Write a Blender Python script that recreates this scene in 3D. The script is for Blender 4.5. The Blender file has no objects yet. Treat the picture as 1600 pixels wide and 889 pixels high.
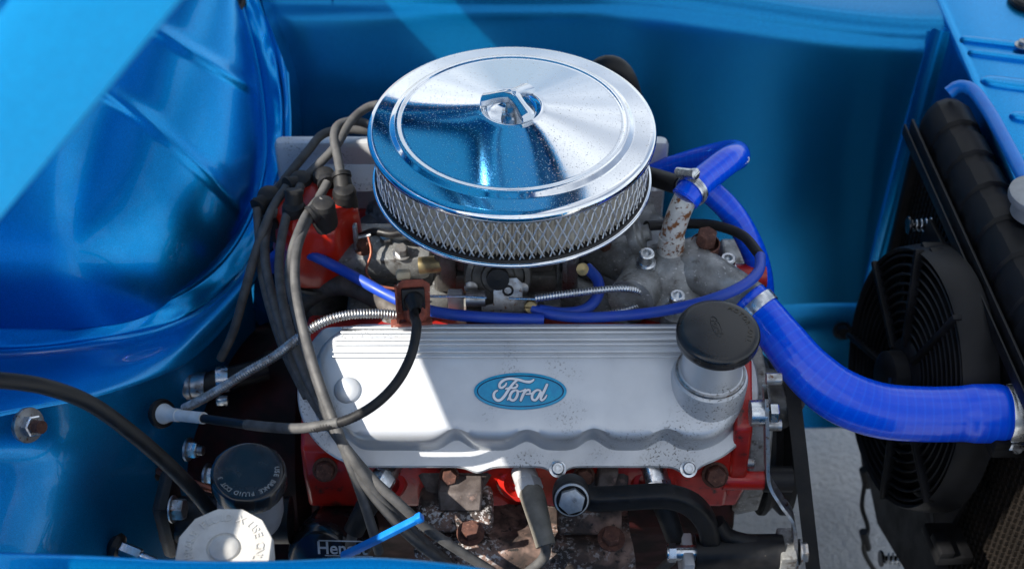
import bpy, bmesh, math, random
from mathutils import Vector, Matrix, noise as mnoise

random.seed(7)
scene = bpy.context.scene
COL = scene.collection
R = math.radians

# ------------------------------------------------------------------ camera
PITCH = R(42.0)
FPX = 2222.0                       # focal length in pixels of a 1600 px wide picture
CAM = Vector((0.0, -1.432, 1.893))
cam_data = bpy.data.cameras.new('camera')
cam_data.sensor_width = 36.0
cam_data.lens = 36.0 * FPX / 1600.0
cam_data.clip_start = 0.02
cam_data.clip_end = 3000.0
cam_data.dof.use_dof = True
cam_data.dof.focus_distance = 1.70
cam_data.dof.aperture_fstop = 4.0
cam = bpy.data.objects.new('camera', cam_data)
cam.location = CAM
cam.rotation_euler = (math.pi / 2 - PITCH, 0, 0)
COL.objects.link(cam)
scene.camera = cam

# ------------------------------------------------------------------ sky and sun
SUN = Vector((0.73, 0.32, -0.70)).normalized()      # the way the light travels
world = bpy.data.worlds.new('World')
scene.world = world
world.use_nodes = True
wn, wl = world.node_tree.nodes, world.node_tree.links
wn.clear()
w_out = wn.new('ShaderNodeOutputWorld')
w_bg = wn.new('ShaderNodeBackground')
w_sky = wn.new('ShaderNodeTexSky')
w_sky.sky_type = 'NISHITA'
w_sky.sun_disc = False
w_sky.sun_elevation = math.asin(-SUN.z)
w_sky.sun_rotation = math.atan2(-SUN.x, -SUN.y)
w_sky.air_density = 1.0
w_sky.dust_density = 1.5
w_bg.inputs['Strength'].default_value = 0.08
# thin broken cloud over the whole sky
w_tc = wn.new('ShaderNodeTexCoord')
w_noise = wn.new('ShaderNodeTexNoise')
w_noise.inputs['Scale'].default_value = 2.2
w_noise.inputs['Detail'].default_value = 7.0
w_noise.inputs['Roughness'].default_value = 0.55
w_ramp = wn.new('ShaderNodeValToRGB')
w_ramp.color_ramp.elements[0].position = 0.40
w_ramp.color_ramp.elements[1].position = 0.66
w_ramp.color_ramp.elements[0].color = (0.15, 0.15, 0.15, 1)
w_ramp.color_ramp.elements[1].color = (0.9, 0.9, 0.9, 1)
w_mix = wn.new('ShaderNodeMixRGB')
w_mix.inputs['Color2'].default_value = (9.5, 9.9, 10.4, 1)
wl.new(w_tc.outputs['Generated'], w_noise.inputs['Vector'])
wl.new(w_noise.outputs['Fac'], w_ramp.inputs['Fac'])
wl.new(w_ramp.outputs['Color'], w_mix.inputs['Fac'])
wl.new(w_sky.outputs['Color'], w_mix.inputs['Color1'])
wl.new(w_mix.outputs['Color'], w_bg.inputs['Color'])
wl.new(w_bg.outputs['Background'], w_out.inputs['Surface'])

sun_data = bpy.data.lights.new('sun', 'SUN')
sun_data.energy = 5.0
sun_data.angle = R(0.5)
sun_data.color = (1.0, 0.94, 0.85)
sun = bpy.data.objects.new('sun', sun_data)
sun.rotation_euler = SUN.to_track_quat('-Z', 'Y').to_euler()
sun.location = (-3, -1, 4)
COL.objects.link(sun)

scene.view_settings.view_transform = 'Standard'
scene.view_settings.look = 'None'
scene.view_settings.exposure = 0.95
scene.view_settings.gamma = 1.0
scene.view_settings.use_curve_mapping = False
scene.cycles.max_bounces = 10
scene.cycles.glossy_bounces = 6
scene.cycles.diffuse_bounces = 5
scene.cycles.use_denoising = True

# ------------------------------------------------------------------ measuring: a picture direction met with a real plane
_F = Vector((0, math.cos(PITCH), -math.sin(PITCH)))
_U = Vector((0, math.sin(PITCH), math.cos(PITCH)))
def at(px, py, y=None, z=None, x=None):
    d = _F + Vector(((px - 800.0) / FPX, 0, 0)) + _U * ((444.5 - py) / FPX)
    if y is not None: t = (y - CAM.y) / d.y
    elif z is not None: t = (z - CAM.z) / d.z
    else: t = (x - CAM.x) / d.x
    return CAM + d * t
def run(pts, key='y'):
    return [at(p[0], p[1], **{(p[3] if len(p) > 3 else key): p[2]}) for p in pts]

# ------------------------------------------------------------------ mesh helpers
def basis(axis):
    w = Vector(axis).normalized()
    a = Vector((1, 0, 0)) if abs(w.x) < 0.8 else Vector((0, 1, 0))
    u = (a - w * a.dot(w)).normalized()
    return u, w.cross(u), w
def crom(pts, n=8):
    pts = [Vector(p) for p in pts]
    if len(pts) == 2:
        return [pts[0].lerp(pts[1], i / n) for i in range(n + 1)]
    out = []
    P = [pts[0] * 2 - pts[1]] + pts + [pts[-1] * 2 - pts[-2]]
    for i in range(1, len(P) - 2):
        p0, p1, p2, p3 = P[i-1:i+3]
        for k in range(n):
            t = k / n
            out.append(0.5 * ((2 * p1) + (p2 - p0) * t + (2*p0 - 5*p1 + 4*p2 - p3) * t*t + (3*p1 - p0 - 3*p2 + p3) * t**3))
    out.append(pts[-1])
    return out
def resample(pts, step):
    L = [0.0]
    for a, b in zip(pts, pts[1:]): L.append(L[-1] + (b - a).length)
    n = max(2, int(L[-1] / step))
    out, j = [], 0
    for i in range(n + 1):
        s = L[-1] * i / n
        while j < len(L) - 2 and L[j+1] < s: j += 1
        k = (s - L[j]) / max(1e-9, L[j+1] - L[j])
        out.append(pts[j].lerp(pts[j+1], k))
    return out
def smooth(t): return t * t * (3 - 2 * t)

class MB:
    def __init__(self): self.v, self.f, self.uv = [], [], {}
    def add(self, verts, faces, uvs=None):
        o = len(self.v)
        self.v += [Vector(p) for p in verts]
        for k, f in enumerate(faces):
            if uvs: self.uv[len(self.f)] = uvs[k]
            self.f.append([i + o for i in f])
        return self
    def box(self, c, s, axes=None, bevel=0.0):
        c = Vector(c); A = axes or (Vector((1,0,0)), Vector((0,1,0)), Vector((0,0,1)))
        bm = bmesh.new(); bmesh.ops.create_cube(bm, size=1.0)
        for q in bm.verts: q.co = Vector((q.co.x * s[0], q.co.y * s[1], q.co.z * s[2]))
        if bevel: bmesh.ops.bevel(bm, geom=bm.edges[:], offset=bevel, segments=2, affect='EDGES', profile=0.5)
        bm.verts.index_update()
        self.add([c + A[0] * q.co.x + A[1] * q.co.y + A[2] * q.co.z for q in bm.verts], [[q.index for q in f.verts] for f in bm.faces])
        bm.free(); return self
    def tube(self, pts, r, n=12, cap=True, flat=None, sq=None):
        """r: number or function of (arc length, total); flat: second radius factor"""
        m = len(pts); L = [0.0]
        for a, b in zip(pts, pts[1:]): L.append(L[-1] + (b - a).length)
        T = [(pts[min(i+1, m-1)] - pts[max(i-1, 0)]).normalized() for i in range(m)]
        u, v, _ = basis(T[0]); o = len(self.v); fr = []
        for i in range(m):
            if i:
                q = T[i-1].rotation_difference(T[i]); u = q @ u
            u = (u - T[i] * u.dot(T[i])).normalized(); v = T[i].cross(u); fr.append((u.copy(), v.copy()))
        for i in range(m):
            rr = r(L[i], L[-1]) if callable(r) else r
            for k in range(n):
                a = 2 * math.pi * k / n + (math.pi / n if sq else 0)
                if sq: rr = (r(L[i], L[-1]) if callable(r) else r) / (abs(math.cos(a)) ** sq + abs(math.sin(a)) ** sq) ** (1 / sq)
                self.v.append(pts[i] + fr[i][0] * (math.cos(a) * rr) + fr[i][1] * (math.sin(a) * rr * (flat or 1)))
        for i in range(m - 1):
            for k in range(n):
                k2 = (k + 1) % n
                self.uv[len(self.f)] = [(L[i], k / n), (L[i], (k+1) / n), (L[i+1], (k+1) / n), (L[i+1], k / n)]
                self.f.append([o + i*n + k, o + i*n + k2, o + (i+1)*n + k2, o + (i+1)*n + k])
        if cap:
            self.f.append([o + k for k in range(n)][::-1]); self.f.append([o + (m-1)*n + k for k in range(n)])
        return self
    def lathe(self, prof, c, axis=(0,0,1), n=48, arc=None):
        c = Vector(c); u, v, w = basis(axis); o = len(self.v); m = len(prof)
        full = arc is None; N = n if full else n + 1
        a0, a1 = (0, 2 * math.pi) if full else arc
        for (r, h) in prof:
            for k in range(N):
                a = a0 + (a1 - a0) * k / n
                self.v.append(c + w * h + (u * math.cos(a) + v * math.sin(a)) * max(r, 1e-5))
        for i in range(m - 1):
            for k in range(n):
                k2 = (k + 1) % N
                self.f.append([o + i*N + k, o + i*N + k2, o + (i+1)*N + k2, o + (i+1)*N + k])
        return self
    def prism(self, poly, c, axes, depth):
        """poly: 2-D outline in axes[0], axes[1]; extruded along axes[2]"""
        c = Vector(c); n = len(poly)
        a = [c + axes[0]*p[0] + axes[1]*p[1] for p in poly]; b = [q + axes[2]*depth for q in a]
        F = [list(range(n))[::-1], [n + i for i in range(n)]]
        F += [[i, (i+1) % n, n + (i+1) % n, n + i] for i in range(n)]
        return self.add(a + b, F)
    def grid(self, rows, flip=False):
        m, n = len(rows), len(rows[0]); V = [p for r_ in rows for p in r_]; F, UV = [], []
        for i in range(m - 1):
            for j in range(n - 1):
                q = [i*n + j, i*n + j + 1, (i+1)*n + j + 1, (i+1)*n + j]
                uv = [(j/(n-1), i/(m-1)), ((j+1)/(n-1), i/(m-1)), ((j+1)/(n-1), (i+1)/(m-1)), (j/(n-1), (i+1)/(m-1))]
                F.append(q[::-1] if flip else q); UV.append(uv[::-1] if flip else uv)
        return self.add(V, F, UV)
    def hexbolt(self, c, axis, r, h, washer=0.0, dome=True):
        c = Vector(c); u, v, w = basis(axis)
        if washer:
            self.lathe([(0.0, 0), (washer, 0), (washer, 0.0022), (r * .9, 0.0024)], c, axis, 28); c = c + w * 0.002
        ring = lambda rr, hh: [c + w*hh + (u*math.cos(math.pi/3*k + .3) + v*math.sin(math.pi/3*k + .3)) * rr for k in range(6)]
        V = ring(r, 0) + ring(r, h * .86) + ring(r * .88, h)
        F = []
        for L in (0, 6):
            F += [[L + k, L + (k+1) % 6, L + 6 + (k+1) % 6, L + 6 + k] for k in range(6)]
        F.append([12 + k for k in range(6)])
        return self.add(V, F)
    def build(self, name, m, parent=None, sharp=38, thick=None, smoothing=True, subsurf=0, bevel=0):
        me = bpy.data.meshes.new(name)
        off = parent_loc(parent) if parent else self.origin()
        me.from_pydata([(p - off)[:] for p in self.v], [], self.f)
        if self.uv:
            ul = me.uv_layers.new(name='UVMap')
            for k, uv in self.uv.items():
                for li, c in zip(me.polygons[k].loop_indices, uv): ul.data[li].uv = c
        bm = bmesh.new(); bm.from_mesh(me)
        bmesh.ops.remove_doubles(bm, verts=bm.verts, dist=2e-6)
        bmesh.ops.recalc_face_normals(bm, faces=bm.faces)
        bm.to_mesh(me); bm.free()
        if smoothing:
            for p in me.polygons: p.use_smooth = True
            if sharp: me.set_sharp_from_angle(angle=R(sharp))
        me.materials.append(m)
        o = bpy.data.objects.new(name, me); COL.objects.link(o)
        if parent: o.parent = parent
        else: o.location = off
        if thick:
            md = o.modifiers.new('thickness', 'SOLIDIFY'); md.thickness = thick; md.offset = 0
        if bevel:
            md = o.modifiers.new('edges', 'BEVEL'); md.width = bevel; md.segments = 2; md.limit_method = 'ANGLE'; md.angle_limit = R(40)
        if subsurf:
            md = o.modifiers.new('smooth', 'SUBSURF'); md.levels = subsurf; md.render_levels = subsurf
        return o
    def origin(self):
        n = len(self.v)
        cx = sum(p.x for p in self.v) / n; cy = sum(p.y for p in self.v) / n
        return Vector((cx, cy, min(p.z for p in self.v)))
def parent_loc(o):
    p = Vector(o.location)
    while o.parent: o = o.parent; p = p + Vector(o.location)
    return p
def tag(o, label, cat, group=None):
    o['label'] = label; o['category'] = cat
    if group: o['group'] = group
    return o
def thing(name, label, cat, loc, group=None):
    o = bpy.data.objects.new(name, None); o.empty_display_size = 0.02; COL.objects.link(o); o.location = loc
    return tag(o, label, cat, group)
def patch(net, nu=8, nv=8):
    rows = [crom(r_, nu) for r_ in net]
    cols = [crom([rows[i][j] for i in range(len(rows))], nv) for j in range(len(rows[0]))]
    return [[cols[j][i] for j in range(len(cols))] for i in range(len(cols[0]))]
def arc_text(mb, text, c, axis, up, radius, a0, a1, size, depth=0.0006, flip=1):
    """raised letters round a circle: angles in degrees measured from 'up' clockwise"""
    w = Vector(axis).normalized(); y = (Vector(up) - w * Vector(up).dot(w)).normalized(); x = y.cross(w)
    n = len(text)
    for i, ch in enumerate(text):
        if ch == ' ': continue
        a = R(a0 + (a1 - a0) * (i / max(1, n - 1)))
        rad = x * math.sin(a) + y * math.cos(a); tan = (x * math.cos(a) - y * math.sin(a))
        if flip < 0: rad2, tan2 = -rad, -tan
        else: rad2, tan2 = rad, tan
        glyph(mb, ch, Vector(c) + rad * radius, tan2, rad2, w, size, depth)
def glyph(mb, ch, c, ax, ay, aw, size, depth=0.0005, align='CENTER', shear=0.0):
    cu = bpy.data.curves.new('letter', 'FONT'); cu.body = ch; cu.size = size; cu.extrude = depth
    cu.align_x = align; cu.align_y = 'CENTER'; cu.resolution_u = 3; cu.shear = shear; cu.offset = size * 0.012
    ob = bpy.data.objects.new('letter', cu); me = ob.to_mesh()
    V = [c + ax * p.co.x + ay * p.co.y + aw * p.co.z for p in me.vertices]
    F = [list(p.vertices) for p in me.polygons]
    mb.add(V, F)
    ob.to_mesh_clear(); bpy.data.objects.remove(ob); bpy.data.curves.remove(cu)

# ------------------------------------------------------------------ materials
def new_mat(name):
    m = bpy.data.materials.new(name); m.use_nodes = True
    nt = m.node_tree; b = nt.nodes['Principled BSDF']
    return m, nt, b
def coords(nt, kind='Object'):
    return nt.nodes.new('ShaderNodeTexCoord').outputs[kind]
def noise_n(nt, vec, scale, detail=4, rough=.55):
    n = nt.nodes.new('ShaderNodeTexNoise'); n.inputs['Scale'].default_value = scale
    n.inputs['Detail'].default_value = detail; n.inputs['Roughness'].default_value = rough
    nt.links.new(vec, n.inputs['Vector']); return n.outputs['Fac']
def ramp(nt, fac, a, b, ca=(0,0,0,1), cb=(1,1,1,1)):
    n = nt.nodes.new('ShaderNodeValToRGB'); e = n.color_ramp.elements
    e[0].position, e[1].position = a, b; e[0].color, e[1].color = ca, cb
    nt.links.new(fac, n.inputs['Fac']); return n.outputs['Color']
def mix(nt, fac, c1, c2, mode='MIX'):
    n = nt.nodes.new('ShaderNodeMixRGB'); n.blend_type = mode
    for s, val in (('Fac', fac), ('Color1', c1), ('Color2', c2)):
        if hasattr(val, 'node'): nt.links.new(val, n.inputs[s])
        else: n.inputs[s].default_value = val if s == 'Fac' else (*val[:3], 1)
    return n.outputs['Color']
def bump_n(nt, b, h, strength, dist=0.001, prev=None):
    n = nt.nodes.new('ShaderNodeBump'); n.inputs['Strength'].default_value = strength; n.inputs['Distance'].default_value = dist
    nt.links.new(h, n.inputs['Height'])
    if prev: nt.links.new(prev, n.inputs['Normal'])
    nt.links.new(n.outputs['Normal'], b.inputs['Normal']); return n.outputs['Normal']
def setp(b, **k):
    for a, v in k.items():
        b.inputs[a.replace('_', ' ')].default_value = v
def surf(name, c1, c2=None, metal=0.0, rough=0.5, rough2=None, scale=40, lo=.4, hi=.65, bump=0.0, bscale=200, coat=0.0,
         specks=(), spec=0.5, detail=5):
    """layered material: base mottled c1/c2, then specks = (colour, scale, lo, hi, mask scale, mask lo)"""
    m, nt, b = new_mat(name); co = coords(nt)
    setp(b, Metallic=metal, Roughness=rough); b.inputs['Specular IOR Level'].default_value = spec
    b.inputs['Coat Weight'].default_value = coat; b.inputs['Coat Roughness'].default_value = 0.08
    col = None
    if c2:
        f = ramp(nt, noise_n(nt, co, scale, detail), lo, hi)
        col = mix(nt, f, c1, c2)
        if rough2 is not None:
            r_ = nt.nodes.new('ShaderNodeMapRange'); r_.inputs['To Min'].default_value = rough; r_.inputs['To Max'].default_value = rough2
            nt.links.new(f, r_.inputs['Value']); nt.links.new(r_.outputs['Result'], b.inputs['Roughness'])
    else:
        b.inputs['Base Color'].default_value = (*c1, 1)
    for (sc, ss, slo, shi, ms, ml) in specks:
        f = ramp(nt, noise_n(nt, co, ss, 3, .6), slo, shi)
        if ms:
            f2 = ramp(nt, noise_n(nt, co, ms, 2), ml, ml + .12)
            mm = nt.nodes.new('ShaderNodeMath'); mm.operation = 'MULTIPLY'
            nt.links.new(f, mm.inputs[0]); nt.links.new(f2, mm.inputs[1]); f = mm.outputs[0]
        col = mix(nt, f, col if col is not None else c1, sc)
    if col is not None: nt.links.new(col, b.inputs['Base Color'])
    if bump: bump_n(nt, b, noise_n(nt, co, bscale, 5), bump)
    return m

M = {}
def paint(name, coat, coat_rough, rough, peel, metal=.97, k=1.0):
    m, nt, b = new_mat(name); co = coords(nt)
    setp(b, Metallic=metal, Roughness=rough)
    b.inputs['Coat Weight'].default_value = coat
    fl = nt.nodes.new('ShaderNodeTexVoronoi'); fl.inputs['Scale'].default_value = 1600
    nt.links.new(co, fl.inputs['Vector'])
    f = ramp(nt, fl.outputs['Color'], .3, .95)
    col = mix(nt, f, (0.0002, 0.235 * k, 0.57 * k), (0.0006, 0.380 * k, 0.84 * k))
    nt.links.new(col, b.inputs['Base Color'])
    h = noise_n(nt, co, 30, 2)
    n = nt.nodes.new('ShaderNodeBump'); n.inputs['Strength'].default_value = peel; n.inputs['Distance'].default_value = 0.004
    nt.links.new(h, n.inputs['Height']); nt.links.new(n.outputs['Normal'], b.inputs['Normal']); nt.links.new(n.outputs['Normal'], b.inputs['Coat Normal'])
    d = ramp(nt, noise_n(nt, co, 14, 6, .65), .45, .75, (coat_rough,) * 3 + (1,), (coat_rough * 2 + .06,) * 3 + (1,))
    nt.links.new(d, b.inputs['Coat Roughness'])
    return m
M['paint'] = paint('metallic blue paint', .30, .02, .30, .028, .92)
M['paint_low'] = paint('metallic blue paint, worn lower bulkhead', .45, .03, .34, .04, .74)  # less metallic so the lower bulkhead and shelf come out brighter
M['paint_shaded'] = paint('metallic blue paint, thinly lacquered', .10, .20, .26, .02, .76, .72)  # same blue with bay shade put into the colour: base darkened
def chrome():
    m, nt, b = new_mat('dusty chrome'); co = coords(nt)
    setp(b, Metallic=1.0)
    s = ramp(nt, noise_n(nt, co, 520, 2, .5), .61, .72)
    col = mix(nt, s, (0.80, 0.83, 0.86), (0.52, 0.50, 0.47)); nt.links.new(col, b.inputs['Base Color'])
    r1 = ramp(nt, noise_n(nt, co, 9, 5, .6), .35, .7, (.045, .045, .045, 1), (.11, .11, .11, 1))
    r2 = mix(nt, s, r1, (.5, .5, .5)); nt.links.new(r2, b.inputs['Roughness'])
    bump_n(nt, b, noise_n(nt, co, 420, 2, .5), 0.03, 0.0004)
    return m
M['chrome'] = chrome()
M['bright_steel'] = surf('bright zinc steel', (.62,.65,.68), (.45,.46,.47), 1.0, .22, .4, 120)
M['nut_metal'] = surf('plated nut', (.66,.70,.75), None, 1.0, .2)
M['boot_tan'] = surf('tan boot rubber', (.20,.185,.155), (.14,.13,.11), 0, .6, .75, 60, bump=.2, bscale=400)  # much paler than the other plug boots
M['cream'] = surf('cream nylon', (.46,.38,.25), (.34,.28,.19), 0, .55, .7, 60)
M['cap_grey'] = surf('dull plated cap', (.30,.315,.33), (.22,.23,.24), .4, .5, .6, 40)
M['zinc'] = surf('dull zinc plate', (.40,.44,.48), (.30,.33,.36), .7, .45, .6, 90)
M['steel'] = surf('dull steel', (.42,.43,.44), (.25,.24,.23), 1.0, .38, .6, 90, bump=.1, specks=[((.16,.08,.045), 160, .6, .7, 0, 0)])
M['silver'] = surf('silver painted casting', (.60,.62,.64), (.50,.52,.545), .45, .38, .5, 18, .3, .75, .10, 700,
                   specks=[((.10,.095,.09), 330, .57, .65, 9, .51), ((.36,.36,.35), 45, .55, .8, 5, .48), ((.30,.29,.27), 700, .62, .72, 4, .45)])
M['alloy'] = surf('weathered cast alloy', (.33,.34,.34), (.17,.17,.165), .55, .45, .65, 45, .35, .7, .5, 380,
                  specks=[((.55,.55,.54), 240, .62, .7, 0, 0), ((.07,.055,.045), 55, .58, .72, 0, 0)])
M['grimy'] = surf('grimy carburettor alloy', (.13,.127,.12), (.05,.047,.044), .6, .45, .6, 60, .3, .7, .4, 300,
                  specks=[((.22,.20,.16), 90, .62, .75, 0, 0)])
M['red'] = surf('red engine enamel', (.52,.018,.010), (.32,.010,.008), 0, .32, .55, 30, .4, .75, .35, 260, coat=.3,
                specks=[((.04,.018,.015), 60, .58, .7, 12, .45)])
M['dark_red'] = surf('very dark red block', (.030,.003,.003), (.007,.004,.004), 0, .5, .7, 25, .35, .6, .4, 120, spec=0.2)  # engine red taken much darker than on the heads
M['rust'] = surf('rusted bolt', (.105,.042,.028), (.055,.025,.020), .15, .75, .9, 150, .4, .7, .5, 500, specks=[((.20,.10,.07), 260, .6, .7, 0, 0)])
M['rust_red'] = surf('rust bracket', (.26,.06,.035), (.13,.04,.028), .1, .65, .85, 80, .4, .7, .5, 300, specks=[((.5,.34,.28), 120, .62, .72, 0, 0)])
M['rust_pipe'] = surf('rusting plated pipe', (.62,.62,.60), (.50,.50,.49), .35, .5, .6, 60, bump=.4, bscale=300,
                      specks=[((.22,.085,.03), 95, .53, .62, 0, 0), ((.10,.04,.02), 160, .62, .68, 0, 0)])
M['manifold'] = surf('flaking exhaust manifold', (.030,.024,.022), (.085,.055,.045), .1, .75, .9, 50, .4, .7, .6, 400,
                     specks=[((.24,.155,.125), 28, .46, .66, 0, 0), ((.46,.45,.45), 210, .53, .58, 13, .43), ((.018,.015,.014), 120, .58, .66, 0, 0)])
M['iron'] = surf('dark cast iron', (.12,.10,.094), (.06,.047,.044), .2, .7, .85, 60, bump=.5, bscale=350, specks=[((.22,.15,.13), 70, .62, .74, 0, 0)])
M['black_metal'] = surf('black painted bracket', (.006,.0065,.0075), (.013,.013,.0145), .1, .42, .55, 60, bump=.25, bscale=300, specks=[((.16,.14,.12), 300, .72, .76, 0, 0)], spec=0.3)
M['lead'] = surf('dusty grey ignition rubber', (.080,.079,.078), (.046,.046,.047), 0, .62, .75, 60, bump=.2, bscale=500)
M['boot'] = surf('black boot rubber', (.011,.011,.012), (.022,.0215,.0215), 0, .52, .65, 60, bump=.2, bscale=400, spec=0.3)
M['rubber'] = surf('black rubber', (.006,.006,.0068), (.012,.012,.0125), 0, .42, .6, 50, bump=.1, bscale=300, spec=0.35)
M['brown_hose'] = surf('dusty brown hose', (.085,.072,.062), (.045,.040,.038), 0, .6, .8, 60, bump=.2, bscale=300)
M['plastic_black'] = surf('glossy black plastic cap', (.008,.008,.010), (.016,.016,.018), 0, .16, .3, 40, specks=[((.2,.2,.2), 500, .74, .78, 8, .5)])
M['cap_black'] = surf('satin black filler cap', (.006,.0065,.008), (.014,.015,.017), 0, .24, .42, 28, .35, .75, .05, 300, specks=[((.13,.12,.11), 350, .73, .77, 0, 0)])
M['fan'] = surf('black fan plastic', (.004,.0042,.005), (.008,.0083,.0095), 0, .45, .6, 30, bump=.1, bscale=300, spec=0.22)
M['fan_guard'] = surf('paler black guard plastic', (.006,.0063,.0075), (.012,.0125,.014), 0, .42, .55, 30, bump=.1, bscale=300, spec=.2)  # a little paler than the fan plastic so the guard stands out
M['radiator'] = surf('black radiator', (.005,.005,.0055), (.010,.009,.009), .2, .45, .6, 60, spec=0.15)
M['fins'] = surf('radiator fins', (.032,.026,.022), (.012,.011,.010), .5, .5, .6, 240, spec=0.2)
M['orange'] = surf('orange red distributor plastic', (.40,.016,.006), (.30,.012,.006), 0, .28, .45, 30, coat=.2)
M['white_plastic'] = surf('white nylon', (.72,.73,.72), (.62,.62,.60), 0, .4, .5, 60)
M['old_white'] = surf('aged white cap', (.55,.54,.51), (.42,.40,.37), 0, .5, .65, 40, .4, .75, .15, 400,
                      specks=[((.22,.19,.16), 330, .66, .72, 20, .48), ((.35,.31,.27), 60, .63, .8, 0, 0)])
M['reservoir'] = surf('translucent grey reservoir', (.20,.21,.23), (.14,.145,.16), 0, .35, .5, 20)
M['paper'] = surf('cream filter paper', (.66,.63,.57), (.52,.49,.43), 0, .85, .9, 30)
M['mesh_wire'] = surf('expanded wire mesh', (.80,.83,.86), (.66,.68,.71), .85, .28, .4, 80)
M['copper'] = surf('copper brake pipe', (.30,.10,.06), (.18,.065,.045), .7, .45, .6, 80)
M['brass'] = surf('tarnished brass', (.38,.30,.15), (.20,.16,.09), .8, .4, .6, 80)
M['badge_blue'] = surf('badge blue enamel', (.008,.27,.49), (.012,.34,.56), 0, .35, .5, 120, bump=.06, bscale=600, specks=[((.02,.07,.14), 500, .68, .74, 0, 0)])
M['badge_silver'] = surf('badge raised silver', (.78,.80,.83), (.68,.69,.72), .1, .35)
M['badge_line'] = surf('badge dark outline', (.01,.04,.12), None, 0, .5)
M['logo_white'] = surf('white print', (.70,.72,.76), None, 0, .6)
M['faded_print'] = surf('faded yellow print', (.055,.048,.034), None, 0, .6)
M['white_steel'] = surf('pale steel', (.55,.56,.58), (.4,.4,.4), .3, .5)
M['tie_blue'] = surf('blue cable tie', (.006,.17,.62), (.008,.21,.68), 0, .32, .4, 60)
M['thin_blue'] = surf('blue vacuum hose', (.012,.055,.42), (.018,.07,.40), 0, .42, .55, 40)
def silicone():
    m, nt, b = new_mat('blue silicone hose'); uv = coords(nt, 'UV'); co = coords(nt)
    setp(b, Roughness=0.22); b.inputs['Specular IOR Level'].default_value = .35; b.inputs['Coat Weight'].default_value = .3; b.inputs['Coat Roughness'].default_value = .12
    wv = nt.nodes.new('ShaderNodeTexWave'); wv.wave_type = 'BANDS'; wv.bands_direction = 'X'; wv.inputs['Scale'].default_value = 28
    wv.inputs['Distortion'].default_value = 0; wv.inputs['Detail'].default_value = 1; wv.inputs['Detail Scale'].default_value = 3
    nt.links.new(uv, wv.inputs['Vector'])
    f = ramp(nt, wv.outputs['Fac'], .80, 1.0)
    col = mix(nt, f, (0.0, 0.078, 0.80), (0.001, 0.105, 0.86))
    nt.links.new(col, b.inputs['Base Color'])
    p = bump_n(nt, b, wv.outputs['Fac'], .10, .0010)
    bump_n(nt, b, noise_n(nt, co, 500, 3), .05, .001, p)
    return m
M['silicone'] = silicone()
def concrete():
    m, nt, b = new_mat('pale concrete'); co = coords(nt)
    setp(b, Roughness=.85)
    col = mix(nt, ramp(nt, noise_n(nt, co, 3, 6), .3, .7), (.50,.50,.50), (.40,.40,.40))
    col = mix(nt, ramp(nt, noise_n(nt, co, 130, 3), .55, .75), col, (.30,.30,.30))
    nt.links.new(col, b.inputs['Base Color'])
    bump_n(nt, b, noise_n(nt, co, 80, 5), 1.0, .010)
    return m
M['concrete'] = concrete()

# ================================================================== setting
g = MB()
g.grid([[Vector((x, y, 0)) for x in (-400, -20, -2, 0, 2, 20, 400)] for y in (-400, -20, -2, 0, 2, 20, 400)])
ground = g.build('ground', M['concrete']); ground['kind'] = 'structure'

# ================================================================== car body round the engine bay
body = thing('car_body', 'metallic blue car body panels forming the engine bay walls around the engine', 'car body', (0, 0, 0.1))
PA = M['paint']
# --- bulging upper bulkhead (footwell bulge) with two pressed ribs
E_end = crom(run([(262,466,-.03),(330,425,.03),(375,370,.10),(405,300,.18),(415,230,.25),(410,150,.32),(395,70,.38),(372,-10,.43),(345,-90,.48)]), 24)
for _ in range(160):
    E_end = [E_end[0]] + [(E_end[i-1] + E_end[i] * 2 + E_end[i+1]) / 4 for i in range(1, len(E_end) - 1)] + [E_end[-1]]
NT = len(E_end)
B_end = []
for i in range(NT):
    th = math.pi / 2 * i / (NT - 1)
    B_end.append(Vector((-.60, .5 - .565 * math.cos(th) ** .77, .584 + .262 * math.sin(th) ** .77)))
def ridge(d, w):
    # pressed rib: soft rise on the upper side, tight step on the lower side
    d /= w
    return math.exp(-(d * .75) ** 2) if d > 0 else math.exp(-(d * 2.6) ** 2)
NPHI = 90
dome_rows = []
for j in range(-10, NPHI + 1):
    row = []
    for i in range(NT):
        e, b = E_end[i], B_end[i]
        if j < 0:
            p = Vector((-.60 + j * .012, b.y, b.z)); sphi = 0.0
        else:
            ph = math.pi / 2 * j / NPHI; cphi, sphi = math.cos(ph), math.sin(ph)
            p = Vector((b.x + (e.x - b.x) * sphi, e.y + (b.y - e.y) * cphi, e.z + (b.z - e.z) * cphi))
        row.append((p, sphi))
    dome_rows.append(row)
grid_p = [[q[0] for q in r_] for r_ in dome_rows]
out = []
for j, r_ in enumerate(dome_rows):
    o2 = []
    for i, (p, s) in enumerate(r_):
        i0, i1, j0, j1 = max(i-1,0), min(i+1,NT-1), max(j-1,0), min(j+1,len(dome_rows)-1)
        nrm = (grid_p[j][i1] - grid_p[j][i0]).cross(grid_p[j1][i] - grid_p[j0][i])
        nrm = nrm.normalized() if nrm.length > 1e-9 else Vector((0,0,1))
        if nrm.z < 0: nrm = -nrm
        t = i / (NT - 1)
        fade = min(1, max(0, (1 - s) * 18))
        h = .0055 * ridge(t - (.67 - .37 * s ** 1.6), .024) + .0055 * ridge(t - (.86 - .23 * s ** 1.6), .022)
        h += .0008 * mnoise.noise(p * 5.0)
        o2.append(p + nrm * h * fade)
    out.append(o2)
mb = MB(); mb.grid(out)
mb.build('bulkhead_bulge', PA, body, sharp=None)
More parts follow.
